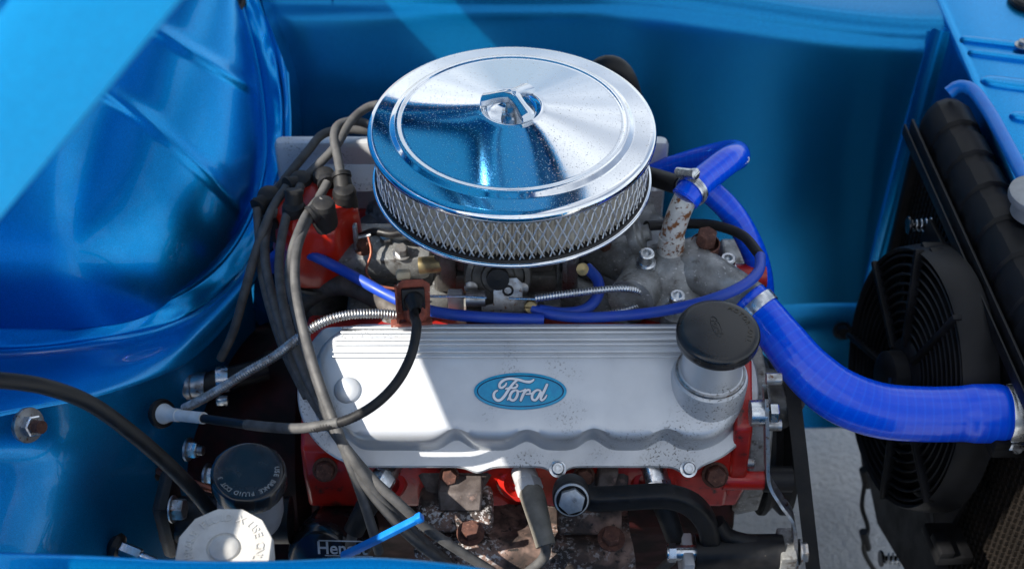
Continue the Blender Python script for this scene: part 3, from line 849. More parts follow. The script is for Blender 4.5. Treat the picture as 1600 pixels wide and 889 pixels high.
mb = MB(); mb.lathe([(.1720,-.0765),(.1758,-.0768),(.1768,-.0790),(.1760,-.0815),(.171,-.0835),(.150,-.086),(.11,-.092),(.06,-.094),(.055,-.115),(0,-.115)], AC, n=120); mb.build('base_plate', M['chrome'], air, sharp=None)

# ================================================================== intake manifold
man = thing('intake_manifold', 'weathered grey alloy intake manifold in the valley below the air cleaner', 'manifold', (0, 0, .56))
mb = MB(); mb.box((0, 0, .585), (.44, .30, .07), bevel=.02)
mb.box((-.02, -.0, .625), (.17, .17, .035), bevel=.008)
mb.build('plenum', M['alloy'], man)
for (x0, y0, x1, y1) in [(-.06,-.04,-.19,-.15),(.0,-.05,.0,-.16),(.07,-.04,.185,-.15),(-.06,.04,-.19,.15),(.07,.04,.185,.15)]:
    mb = MB(); mb.tube(crom([Vector((x0, y0, .625)), Vector(((x0+x1)/2, (y0+y1)/2, .632)), Vector((x1, y1, .605))], 8), .027, 18); mb.build('runner', M['alloy'], man)
mb = MB(); mb.tube(crom(run([(985,470,-.12),(1005,430,-.06),(960,400,-.01),(900,385,.03)]), 8), .030, 18); mb.build('coolant_passage', M['alloy'], man)
mb = MB(); mb.box(at(600, 392, y=.0), (.13, .08, .04), bevel=.012); mb.tube([at(565,372,y=.02), at(660,362,y=.0)], .011, 14); mb.build('rear_casting', M['alloy'], man)
for k, (px, py, y) in enumerate([(568,388,-.02),(604,378,.0),(628,396,-.03)]):
    mb = MB(); mb.hexbolt(at(px, py, y=y), (0, -.3, 1), .0085, .012, .012); mb.build('casting_bolt', M['steel' if k else 'rust'], man)
a = at(640, 345, y=-.03); mb = MB(); mb.hexbolt(a, (0, -.2, 1), .012, .014, .016); mb.build('rear_bolt', M['steel'], man)
mb = MB(); mb.lathe([(0,0),(.022,0),(.024,.004),(.024,.012),(.019,.014),(.019,.018),(.011,.02),(.011,.028),(0,.028)], at(983,372,y=-.03), (.9, .0, .35), 26); mb.build('vacuum_take_off', M['alloy'], man)
for (px, py, y) in [(945,385,-.02),(965,378,0)]:
    mb = MB(); mb.hexbolt(at(px, py, y=y), (0, -.4, 1), .009, .01); mb.build('stud_nut', M['rust'], man)

# ================================================================== carburettor under the air cleaner
cab = thing('carburettor', 'grimy grey carburettor with linkage under the front of the air cleaner', 'carburettor', (0, -.02, .645))
mb = MB(); mb.box((-.02, -.015, .675), (.155, .13, .03), bevel=.006); mb.box((-.01, -.02, .715), (.13, .115, .05), bevel=.010); mb.lathe([(.06,.74),(.06,.775),(.056,.78)], (0, 0, 0), n=40); mb.build('body', M['grimy'], cab)
c = at(778, 432, y=-.10)
mb = MB(); mb.lathe([(.043,-.05),(.043,-.004),(.0405,.002),(.034,.004),(.032,.000),(.022,.001),(.020,.005),(.0,.006)], c, (0.03, -1, .42), 44); mb.build('choke_housing', M['grimy'], cab)
for (dx, dz) in [(-.034, -.012), (.030, -.014), (.0, .038)]:
    mb = MB(); mb.lathe([(0,0),(.0085,0),(.0085,.004),(.006,.0055),(0,.0055)], c + Vector((dx, -.006, dz)), (0.03, -1, .42), 18); mb.build('cover_screw', M['steel'], cab)
mb = MB(); mb.lathe([(.014,0)]+[(.0145,.003),(.014,.010),(0,.011)], c + Vector((.0, -.006, .004)), (.03, -1, .42), 28); mb.build('knurled_boss', M['black_metal'], cab)
# linkage plate with its eye, rod and clamp screw
pc = at(790, 476, y=-.125); pu, pv, pw = X1, Vector((0, .45, .89)), Vector((0, -.89, .45))
mb = MB(); mb.prism([(-.030,-.016),(.040,-.016),(.040,.006),(.021,.006),(.021,.028),(.014,.035),(-.008,.035),(-.015,.028),(-.015,.002),(-.030,-.002)], pc, (pu, pv, pw), .0022); mb.build('linkage_plate', M['steel'], cab)
mb = MB(); mb.lathe([(.0072,0),(.0072,.0032),(.0045,.0034),(.0042,-.001),(0,-.001)], pc + pv * .019 + pu * .003, pw, 22); mb.build('plate_eye', M['black_metal'], cab)
mb = MB(); mb.tube(run([(672,463,-.135),(725,463,-.135),(760,465,-.135)]), .0018, 8); mb.tube(run([(795,466,-.138),(836,467,-.138)]), .0018, 8); mb.build('linkage_rod', M['bright_steel'], cab)
mb = MB(); mb.tube(run([(728,466,-.128),(758,466,-.128)]), .0105, 16); mb.build('rod_clamp', M['steel'], cab)
c2 = at(829, 479, y=-.135); mb = MB(); mb.lathe([(0,0),(.0085,0),(.0085,.006),(.007,.0075),(0,.0075)], c2, (0,-.8,.55), 22); mb.box(c2 + Vector((0,-.8,.55)).normalized()*.0075, (.014,.0018,.0012)); mb.build('clamp_screw', M['brass'], cab)
mb = MB(); mb.box(at(790, 492, y=-.115), (.10, .02, .03), bevel=.003); mb.build('throttle_bracket', M['grimy'], cab)
mb = MB(); mb.box(at(700, 410, y=-.07), (.022, .022, .075), bevel=.004); mb.tube([at(686,385,y=-.07), at(686,450,y=-.07)], .006, 10); mb.build('pump_body', M['grimy'], cab)
mb = MB(); mb.tube([at(655,415,y=-.07), at(690,412,y=-.07)], .011, 16); mb.build('brass_inlet', M['brass'], cab)
mb = MB(); mb.box(at(892, 420, y=-.06), (.018, .02, .08), bevel=.003); mb.box(at(882, 425, y=-.065), (.006, .02, .07), bevel=.001); mb.build('throttle_lever', M['steel'], cab)
mb = MB(); mb.lathe([(0,0),(.008,0),(.008,.005),(0,.006)], at(910,420,y=-.075), (0,-.8,.5), 18); mb.build('lever_screw', M['brass'], cab)
mb = MB(); mb.box(at(738, 435, y=-.05), (.035, .03, .05), bevel=.004); mb.build('float_chamber', M['brass'], cab)
mb = MB(); mb.box(at(712, 470, y=-.11), (.020, .015, .03), bevel=.003); mb.build('spacer', M['white_steel'], cab)

# ================================================================== thermostat housing and its pipe
th = thing('thermostat_housing', 'weathered alloy thermostat housing beside the large blue hose', 'thermostat housing', at(1070, 450, y=-.10) - Vector((0, 0, .03)))
tc = at(1052, 425, y=-.06)
mb = MB(); mb.lathe([(.066,-.040),(.067,-.012),(.064,-.006),(.050,-.003),(.044,.004),(.036,.022),(.024,.034),(.0,.036)], tc, (-.08, -.05, 1), 44); mb.build('dome', M['alloy'], th, sharp=None)
mb = MB(); sp = crom([tc + Vector((-.015, .02, .002)), tc + Vector((.012, 0, .006)), at(1095, 425, y=-.075), at(1140, 450, y=-.10), at(1178, 474, y=-.125)], 8)
mb.tube(sp, lambda s_, L_: .014 + .018 * smooth(min(1, s_ / L_ * 3)) - .006 * smooth(min(1, s_ / L_)), 28, cap=False); mb.build('outlet', M['alloy'], th, sharp=None)
mb = MB(); mb.tube(crom([tc + Vector((0, .01, 0)), at(1100, 392, y=-.05)], 4), lambda s_, L_: .030 - .008 * s_ / L_, 20); mb.build('sender_boss', M['alloy'], th, sharp=None)
mb = MB(); c = at(1102, 382, y=-.05); mb.lathe([(0,-.01),(.019,-.01),(.019,.003),(.017,.004)], c, (.05,-.1,1), 28); mb.hexbolt(c + Vector((0,0,.003)), (.05,-.1,1), .0135, .018); mb.build('plug_bolt', M['rust'], th)
for (px, py, y) in [(1011,396,-.082),(1059,462,-.142),(1138,404,-.072)]:
    c = at(px, py, y=y)
    mb = MB(); mb.lathe([(.0125,-.030),(.0125,-.016),(.0098,-.015),(.0098,.0),(.0085,.0015),(.0055,.0015),(.0055,-.006),(0,-.006)], c, (0,-.12,1), 26); mb.build('socket_bolt', M['bright_steel'], th)
    mb = MB(); mb.lathe([(.018,-.05),(.0175,-.030),(.012,-.0285),(0,-.0285)], c, (0,-.12,1), 24); mb.build('bolt_boss', M['alloy'], th)
pipe = crom(run([(1047,402,-.055),(1050,370,-.055),(1060,335,-.05),(1072,308,-.045)]), 8)
mb = MB(); mb.tube(pipe, .0150, 24); pp = mb.build('rusty_pipe', M['rust_pipe'], th)
mb = MB(); mb.tube(pipe[:9], lambda s_, L_: .0185 - .002 * s_ / L_, 24); mb.build('pipe_ferrule', M['rust_pipe'], pp)
mb = MB(); mb.lathe([(.026,-.004),(.025,.003),(.017,.005)], pipe[0] + Vector((0,0,-.004)), (0,0,1), 28); mb.build('sealant_ring', M['white_plastic'], pp)

# ================================================================== generic builders for hoses, clamps, leads
def hose(name, label, pts, r, m, cat='hose', step=.006, n=14, group=None):
    mb = MB(); P = resample(crom(run(pts), 10), step); mb.tube(P, r, n)
    return tag(mb.build(name, M[m], sharp=None if callable(r) else 60), label, cat, group)
def spiral(name, label, pts, r, m, cat='cable'):
    mb = MB(); P = resample(crom(run(pts), 14), .0009)
    mb.tube(P, lambda s_, L_: r * (1 + .16 * math.sin(s_ / .0036 * 2 * math.pi)), 10)
    return tag(mb.build(name, M[m], sharp=None), label, cat)
def clamp(label, c, axis, r, width, screw_dir, part_m='bright_steel'):
    u, v, w = basis(axis); c = Vector(c)
    t = thing('hose_clamp', label, 'hose clamp', c - Vector((0, 0, r)), 'worm drive hose clamps')
    mb = MB(); mb.lathe([(r, -width/2), (r + .0012, -width/2), (r + .0014, -width/2 + .0006), (r + .0012, width/2), (r, width/2), (r, -width/2)], c, axis, 64); mb.build('band', M[part_m], t)
    sd = Vector(screw_dir); sd = (sd - w * sd.dot(w)).normalized(); tg = w.cross(sd)
    mb = MB()                                                             # worm slots pressed in the band
    a_s = math.atan2(sd.dot(v), sd.dot(u))
    for k in range(34):
        a = a_s + .35 + k * .085
        d = u * math.cos(a) + v * math.sin(a); tt = -u * math.sin(a) + v * math.cos(a)
        mb.box(c + d * (r + .0014), (width * .55, r * .032, .0008), ((w + tt * .15).normalized(), tt, d))
    mb.build('worm_slots', M['steel'], t)
    hb = c + sd * (r + .0065)
    mb = MB(); mb.box(hb - sd * .002, (width * 1.1, .024, .008), (w, tg, sd), bevel=.002); mb.tube([hb - tg * .012, hb + tg * .012], .0062, 16); h = mb.build('screw_housing', M[part_m], t)
    mb = MB(); mb.lathe([(0, 0), (.0066, 0), (.0072, .002), (.0072, .006), (.005, .0075), (0, .0076)], hb + tg * .0125, tg, 20); mb.box(hb + tg * .0202, (.011, .0016, .001), (w, sd, tg)); mb.build('worm_screw', M[part_m], h)
    return t

# ================================================================== radiator
rad = thing('radiator', 'black ribbed-tank radiator standing at the front of the bay', 'radiator', (.62, -.15, .13))
mb = MB(); rows = []
base = [(.588,.640),(.586,.662),(.588,.692),(.594,.712),(.605,.727),(.620,.733),(.636,.731),(.650,.722),(.658,.706),(.660,.67),(.660,.64)]
cx, cz = .624, .66
y = .262; ylist = [(.268, .30), (.268, .80), (.262, .92), (.252, .97)]
yy = .245; k = 0
while yy > -.62:
    s_big, s_small = 1.0, .935
    ylist += [(yy, 1.0), (yy - .043, 1.0), (yy - .047, .93), (yy - .066, .93)] ; yy -= .070
for (yv, s_) in ylist: rows.append([Vector((cx + (x - cx) * s_, yv, cz + (z - cz) * s_)) for x, z in base])
mb.grid(rows); mb.build('top_tank', M['fan'], rad, sharp=30)
mb = MB(); mb.box((.581, -.18, .672), (.004, .90, .030), bevel=.001); mb.box((.588, -.18, .6595), (.016, .90, .003)); mb.build('tank_seam', M['black_metal'], rad)
mb = MB(); mb.box((.572, -.18, .668), (.003, .905, .018), bevel=.001); mb.build('seam_lip', M['black_metal'], rad)
mb = MB(); mb.box((.620, -.18, .395), (.030, .87, .52)); mb.build('core', M['radiator'], rad)
mb = MB(); mb.box((.612, .262, .395), (.05, .014, .53), bevel=.003); mb.build('side_frame', M['black_metal'], rad)
mbx = MB(); 
for k in range(44): mbx.box((.602, 0, .14 + k * .0118), (.006, .0058, .009), (X1, (Y1 + Z1 * .25).normalized(), Z1))
tube0 = None
for k in range(62):
    yv = .245 - k * .0128
    if tube0 is None:
        mbx.v = [p + Vector((0, yv, 0)) for p in mbx.v]; tube0 = mbx.build('core_tube', M['fins'], rad, smoothing=False); y0 = yv
    else:
        o = tube0.copy(); COL.objects.link(o); o.parent = rad; o.location = Vector(tube0.location) + Vector((0, yv - y0, 0))
Q = [at(px, py, x=.548) for px, py in [(1352,680),(1340,745),(1350,815),(1385,889),(1402,930),(1425,930),(1425,690)]]
mb = MB(); n = len(Q); mb.add(Q + [q + Vector((.02, 0, 0)) for q in Q], [list(range(n)), [n + i for i in range(n)][::-1]] + [[i, (i+1) % n, n + (i+1) % n, n + i] for i in range(n)]); mb.build('lower_panel', M['fan'], rad, bevel=.002)
c = at(1603, 306, z=.765)
mb = MB(); mb.lathe([(.030,-.03),(.030,-.008),(.038,-.007),(.039,-.002),(.038,.003),(.034,.0045),(0,.006)], c, (0,0,1), 48); mb.build('filler_cap', M['cap_grey'], rad)

rad.rotation_euler.z = .057; rad.location.x += .026

# ================================================================== electric fan
FC = Vector((.512, -.075, .500)); FX = Vector((-1, 0, 0))
fan = thing('cooling_fan', 'black electric cooling fan with ringed guard in front of the radiator', 'fan', FC - Vector((-.03, 0, .17)))
RO = .178
mb = MB(); mb.lathe([(RO - .006, .0), (RO - .002, .004), (RO, .0), (RO + .004, -.02), (RO + .006, -.042), (RO - .004, -.042), (RO - .006, 0)], FC, FX, 72); mb.build('shroud_ring', M['fan_guard'], fan)
for k in range(9):
    r_ = .064 + .0128 * k
    mb = MB(); mb.lathe([(r_ - .0018, -.010), (r_ - .0018, .001), (r_ + .0002, .0025), (r_ + .0018, .001), (r_ + .0018, -.010), (r_ - .0018, -.010)], FC, FX, 64); mb.build('guard_ring', M['fan_guard'], fan)
for k in range(8):
    a = R(20 + 45 * k); d = Vector((0, math.cos(a), math.sin(a))); tt = Vector((0, -math.sin(a), math.cos(a)))
    mb = MB(); mb.box(FC + FX * .003 + d * .112, (.136, .007, .012), (d, tt, FX), bevel=.001); mb.build('guard_spoke', M['fan_guard'], fan)
for k in range(7):
    a = R(10 + 360 / 7 * k); rows = []
    for (rr, tw, half) in [(.045, .9, .020), (.08, .75, .028), (.12, .6, .036), (.158, .5, .040)]:
        d = Vector((0, math.cos(a + rr * 2), math.sin(a + rr * 2))); tt = Vector((0, -d.z, d.y)); ch = tt * math.cos(tw) + FX * math.sin(tw)
        rows.append([FC - FX * .03 + d * rr + ch * half * q for q in (-1, -.4, .3, 1)])
    mb = MB(); mb.grid(rows); mb.build('blade', M['fan'], fan, sharp=None, thick=.003)
mb = MB(); mb.lathe([(0, .030), (.030, .030), (.036, .026), (.037, .006), (.050, .004), (.054, 0), (.054, -.02)], FC, FX, 44); hub = mb.build('motor_hub', M['fan_guard'], fan)
mb = MB(); mb.lathe([(.020, .0304), (.029, .0304)], FC, FX, 24, arc=(2.3, 3.9)); mb.build('motor_label', M['badge_line'], hub)
mb = MB()
for k in range(6): mb.box(FC + FX * .0308 + Vector((0, .024 * math.cos(3.6 + .2 * k), .024 * math.sin(3.6 + .2 * k))), (.0004, .003, .0012))
mb.build('label_print', M['logo_white'], hub)
for (py_, pz_) in [(-.19, .09), (-.19, -.12), (.07, .15), (.06, -.155)]:
    mb = MB(); mb.box(FC + Vector((.035, py_, pz_)), (.05, .06, .016), bevel=.003); mb.box(FC + Vector((.02, py_ - .012, pz_ + .012)), (.02, .036, .012), bevel=.002); mb.build('mounting_foot', M['fan'], fan)
mb = MB(); mb.box(FC + Vector((.052, .0, -.01)), (.008, .33, .31), bevel=.002); mb.build('back_plate', M['fan'], fan)
fan.rotation_euler = (0, R(7), R(7))
for (px, py) in [(1458, 352), (1412, 872)]:
    c = at(px, py, x=.590); t = thing('fan_fixing', 'coil spring fixing stud on the radiator core ' + ('above the fan' if py < 500 else 'below the fan'), 'spring', c - Vector((0, 0, .012)), 'spring fixings')
    mb = MB(); P = [c + FX * (.002 + .030 * k / 90) + Vector((0, math.cos(k * 2 * math.pi / 20), math.sin(k * 2 * math.pi / 20))) * (.0105 - .004 * k / 90) for k in range(91)]; mb.tube(P, .0013, 6); mb.build('spring', M['bright_steel'], t, sharp=None)
    mb = MB(); mb.lathe([(0, .036), (.012, .036), (.013, .034), (.012, .032), (.004, .032), (.004, 0)], c, FX, 24); mb.build('plastic_washer', M['plastic_black'], t)
mb = MB(); mb.tube(crom(run([(1356,655,.08),(1348,700,.07),(1352,745,.05),(1347,790,.02),(1356,825,-.01),(1350,860,-.03),(1375,905,-.06)]), 8), .0038, 10); w_ = tag(mb.build('fan_wire', M['rubber']), 'thin black wire loom hanging down the left side of the fan', 'wire')
for (px, py, y) in [(1352,745,.05),(1352,842,-.02)]:
    m2 = MB(); m2.tube([at(px-3,py-12,y=y), at(px+3,py+14,y=y)], .007, 10); m2.build('connector', M['rubber'], w_)

# ================================================================== big radiator hose and its clamps
bp_ = resample(crom(run([(1168,466,-.122),(1192,492,-.142),(1224,532,-.175),(1262,578,-.208),(1312,618,-.236),(1375,641,-.248),(1445,647,-.25),(1520,646,-.25),(1562,646,-.25),(1640,647,-.25)]), 16), .0025)
mb = MB()
def big_r(s_, L_):
    f = s_ / L_; r_ = .0255 + .0085 * smooth(min(1, f / .45))
    return r_ + .0022 * smooth(min(1, max(0, (f - .74) / .05))) * (1 - smooth(min(1, max(0, (f - .855) / .02))))
mb.tube(bp_, big_r, 72)
bh = tag(mb.build('radiator_hose', M['silicone'], sharp=None), 'thick bright blue silicone hose bending from thermostat housing to radiator', 'hose')
k1 = 7; clamp('steel hose clamp where the thick blue hose meets the thermostat housing', bp_[k1], bp_[k1+1] - bp_[k1-1], .0268, .014, (-.9, -.5, .1))
ce = at(1583, 647, y=-.25); clamp('large steel hose clamp on the thick blue hose at the right edge', ce, (1, 0, 0), .0352, .020, (0, -.8, -.75))

# heater hoses
h1 = hose('heater_hose', 'blue silicone heater hose looping up beside the air cleaner', [(1070,312,-.046),(1084,294,-.034),(1110,272,-.005),(1136,252,.025),(1150,244,.055),(1142,240,.085),(1105,248,.115),(1045,266,.14),(990,284,.15)], .0185, 'silicone', n=26, step=.004)
hose('heater_hose', 'dark blue silicone hose curving down behind the thin black hose loop', [(1075,280,.045),(1108,298,.04),(1146,336,.02),(1174,385,0.0),(1188,432,-.015),(1192,490,-.03)], .0165, 'silicone', n=24, step=.004)
c1 = at(1081, 297, y=-.036); clamp('steel hose clamp at the top of the rusty pipe', c1, at(1110,272,y=-.005) - at(1070,312,y=-.046), .0198, .011, (-.25, .3, .9))
mb = MB(); mb.lathe([(.0186,0),(.0188,.001),(.0155,.0015),(.015,-.004)], at(1071,310,y=-.046), at(1070,312,y=-.046) - at(1084,294,y=-.034), 28); mb.build('hose_mouth', M['silicone'], h1)
lp, lq = at(1128, 258, y=.017), at(1148, 246, y=.048); lx = (lq - lp).normalized(); lw = Vector((.85, -.45, .15)); lw = (lw - lx * lw.dot(lx)).normalized(); ly = lw.cross(lx)
mb = MB(); glyph(mb, 'SAMCO', lp.lerp(lq, .62) + lw * .0192, lx, ly, lw, .0105, .0003); mb.build('printed_logo', M['logo_white'], h1)
hose('breather_hose', 'black rubber breather hose arching up behind the air cleaner lid', [(918,165,.215),(926,122,.215),(946,104,.215),(968,110,.215),(983,138,.215),(992,185,.215)], .0150, 'rubber', n=20)
hose('vacuum_hose', 'short thick black rubber hose beside the air cleaner rim', [(960,262,.06),(1000,272,.04),(1030,280,.02),(1062,290,-.005)], .0125, 'rubber', n=18)
vt = thing('vacuum_hose', 'thin hose looping round the thermostat housing and along the rocker cover', 'hose', at(1188, 400, y=-.07))
mb = MB(); mb.tube(resample(crom(run([(1010,353,-.02),(1030,352,-.01),(1070,350,0.0),(1115,352,-.01),(1160,368,-.04),(1188,400,-.085)]), 10), .005), .0066, 14); mb.build('black_section', M['boot'], vt)
mb = MB(); mb.tube(resample(crom(run([(1188,400,-.085),(1185,424,-.12),(1160,447,-.150),(1110,468,-.165),(1045,484,-.162),(975,493,-.154),(905,496,-.154),(855,490,-.146),(832,482,-.138)]), 10), .005), .0068, 14); mb.build('blue_section', M['thin_blue'], vt)
hose('vacuum_hose', 'short dark blue hose hooked down beside the carburettor', [(917,418,-.07),(934,438,-.09),(934,462,-.115),(915,483,-.135),(880,489,-.142),(842,484,-.14)], .0072, 'thin_blue')
hose('vacuum_hose', 'bright blue hose running from the distributor under the rusty bracket', [(428,420,.02),(428,402,.0),(450,392,-.012),(485,398,-.035),(540,425,-.066),(600,458,-.100),(640,476,-.122),(690,489,-.142),(760,496,-.155),(850,499,-.158)], .0072, 'thin_blue')
hose('water_hose', 'dusty brown hose bending under the distributor', [(455,500,-.0),(478,468,-.01),(505,450,-.025),(540,445,-.045),(580,460,-.075),(620,486,-.105),(660,505,-.12)], .0145, 'brown_hose', n=18)
hose('overflow_hose', 'bright blue overflow hose lying along the radiator top tank', [(1482,146,.742,'z'),(1498,136,.752,'z'),(1520,142,.757,'z'),(1545,175,.757,'z'),(1570,220,.757,'z'),(1600,278,.755,'z'),(1625,330,.75,'z')], .0095, 'tie_blue', n=16)
hose('servo_hose', 'black rubber hose sweeping from the left edge down to the brake reservoir', [(-60,592,-.42),(0,594,-.41),(70,604,-.40),(140,630,-.39),(205,676,-.385),(265,728,-.38),(310,775,-.378),(345,822,-.378),(360,850,-.37)], .0088, 'rubber', n=18)
hose('brake_pipe', 'thin copper brake pipe crossing below the black hose', [(236,728,-.17),(262,742,-.21),(300,754,-.235),(345,768,-.25),(380,775,-.25)], .0048, 'copper', cat='pipe')
hose('heater_pipe', 'dark hose in the gloom behind the ignition leads', [(360,600,-.06),(410,575,-.04),(450,540,-.0),(475,500,.02)], .016, 'rubber', n=18)

hose('vacuum_hose', 'thin black hose between the distributor and the carburettor inlet', [(560,372,-.01),(585,362,-.01),(612,366,-.02),(640,362,-.03),(668,372,-.05)], .0055, 'rubber')
hose('choke_wire', 'thin brown wire drooping behind the rusty bracket', [(575,368,-.02),(580,395,-.04),(572,425,-.06),(590,445,-.085),(622,452,-.11)], .0018, 'copper', cat='wire')

# ================================================================== cables
spiral('throttle_cable', 'steel wound cable from the bulkhead up over the rocker cover corner', [(288,638,-.20),(330,616,-.21),(385,582,-.21),(430,556,-.205),(470,525,-.20),(505,503,-.19),(545,492,-.18),(590,490,-.172),(622,492,-.168)], .0056, 'steel')
spiral('choke_cable', 'steel wound cable looping out from the carburettor linkage', [(836,466,-.140),(880,460,-.138),(930,454,-.132),(975,451,-.125),(1002,457,-.118),(1008,468,-.118),(990,480,-.122),(955,489,-.128),(930,494,-.132)], .0046, 'bright_steel')
br = thing('cable_bracket', 'rusty red cable bracket standing behind the rocker cover', 'bracket', at(645, 500, y=-.165))
bc = at(646, 470, y=-.168)
bu, bv, bw = Vector((.99, .1, 0)).normalized(), Vector((-.02, .35, .93)), None
bw = bu.cross(bv).normalized(); bv = bw.cross(bu)
mb = MB(); mb.prism([(-.020,-.024),(.019,-.024),(.021,.020),(.012,.027),(-.012,.027),(-.020,.021)], bc, (bu, bv, bw), -.003)
mb.box(bc + bu * -.0205 + bw * .006, (.0025, .046, .014), (bu, bv, bw), bevel=.0006); mb.box(bc + bv * -.026 + bu * -.004 + bw * .004, (.05, .003, .02), (bu, bv, bw), bevel=.0006)
mb.build('plate', M['rust_red'], br, bevel=.0008)
mb = MB(); mb.lathe([(.016,.0),(.015,.006),(.011,.010),(0,.011)], bc + bv * -.015 + bu * .002, bw, 24); mb.build('weld_boss', M['rust_red'], br)
mb = MB(); mb.box(bc + bw * .004 + bv * .004, (.028, .028, .009), (bu, bv, bw), bevel=.002); mb.lathe([(.0125,.008),(.012,.014),(.009,.018),(.006,.03)], bc + bv * .006, (bw + Vector((.1,-.2,-.25))).normalized(), 20); mb.build('rubber_grommet', M['rubber'], br)
mb = MB(); mb.box(bc + bv * .030 + bu * -.010 - bw * .012, (.018, .012, .014), (bu, bv, bw), bevel=.004); mb.build('nylon_block', M['cream'], br)
st = bc + bw * .014 + bv * .006
ck = thing('clutch_cable', 'black cable drooping across the rocker cover into a white sleeve', 'cable', at(600, 620, y=-.30))
P = resample(crom([st, st + Vector((.002, -.022, -.006))] + run([(651,512,-.245),(642,556,-.285),(618,600,-.315),(580,636,-.335),(530,660,-.345),(470,669,-.335),(420,667,-.31)]), 12), .0018)
mb = MB(); mb.tube(P, lambda s_, L_: .0058 * (1 + (.05 * math.sin(s_ / .004 * 6.28) if s_ > .2 else 0)), 12); mb.build('outer_sheath', M['boot'], ck, sharp=None)
P2 = resample(crom(run([(530,660,-.3455),(470,669,-.3355),(420,667,-.3105),(385,663,-.29)]), 10), .0018)
mb = MB(); mb.tube(P2, lambda s_, L_: .0061 * (1 + .05 * math.sin(s_ / .0036 * 6.28)), 12); mb.build('braided_sheath', M['lead'], ck, sharp=None)
mb = MB(); mb.tube(crom(run([(390,664,-.293),(355,659,-.268),(314,653,-.232)]), 8), .0056, 12); mb.build('inner_sheath', M['rubber'], ck)
s0, s1 = at(318, 653, y=-.235), at(254, 646, y=-.190)
mb = MB(); mb.tube([s0, s0.lerp(s1, .05), s0.lerp(s1, .62)], .0075, 20); mb.tube([s0.lerp(s1, .6), s0.lerp(s1, .72), s0.lerp(s1, .8), s1], lambda s_, L_: .0085 + .006 * smooth(min(1, max(0, s_ / L_ * 1.4 - .5))), 24); mb.build('white_sleeve', M['white_plastic'], ck)
mb = MB(); d = (s0 - s1).normalized(); mb.lathe([(.010,.004),(.018,.003),(.0195,-.002),(.018,-.006),(.008,-.008)], s1, d, 30); mb.build('rubber_grommet', M['rubber'], ck)

# ================================================================== distributor and ignition leads
dc = at(494, 346, y=.01); DX = Vector((.02, -.10, 1)).normalized()
ds = thing('distributor', 'orange red distributor cap with black rubber boots beside the bulkhead', 'distributor', dc - DX * .09)
mb = MB(); rows = []; n = 60
for (r_, h, sq) in [(.050,-.075,.02),(.057,-.070,.03),(.0585,-.045,.05),(.0565,-.038,.05),(.055,-.010,.07),(.052,.022,.09),(.047,.032,.08),(.036,.036,.04),(.0,.037,0)]:
    u, v, w = basis(DX)
    rows.append([dc + w * h + (u * math.cos(2*math.pi*k/n) + v * math.sin(2*math.pi*k/n)) * (r_ * (1 + sq * math.cos(6 * 2*math.pi*k/n))) for k in range(n + 1)])
mb.grid(rows); mb.build('cap_shell', M['orange'], ds, sharp=50)
mb = MB(); mb.lathe([(.045,-.16),(.045,-.08),(.060,-.078),(.060,-.072)], dc, DX, 40); mb.build('distributor_body', M['grimy'], ds)
mb = MB(); a = at(556, 372, y=-.02); mb.box(a, (.006, .010, .045), bevel=.002); mb.tube([a, a + Vector((.02, 0, .005))], .003, 10); mb.build('spring_clip', M['steel'], ds)
BOOTS = [(505, 322, -.028, 484, 338, -.040, 0), (538, 300, .012, 533, 270, .035, 1), (459, 325, -.012, 459, 296, .0, 1), (420, 306, .03, 402, 325, .01, 0), (470, 282, .045, 448, 292, .03, 0), (506, 276, .05, 512, 290, .03, 0), (432, 330, .01, 420, 350, -.01, 0)]
for (px, py, y, qx, qy, qy2, straight) in BOOTS:
    c = at(px, py, y=y); q = at(qx, qy, y=qy2)
    mb = MB()
    mb.tube(resample(crom([c - DX * .042, c - DX * .03, c - DX * .012, c], 4), .004), lambda s_, L_: .0175 - .002 * s_ / L_, 18)
    mb.lathe([(.0155, 0), (.0135, .006), (.008, .009), (0, .0095)], c, DX, 18)
    mb.tube(resample(crom([c - DX * .006, c.lerp(q, .5) - DX * .002, q], 6), .003), lambda s_, L_: .0130 - .0022 * s_ / L_, 16)
    mb.tube([q.lerp(c, .25), q.lerp(c, .05)], .0128, 16)
    mb.build('boot', M['boot'], ds)
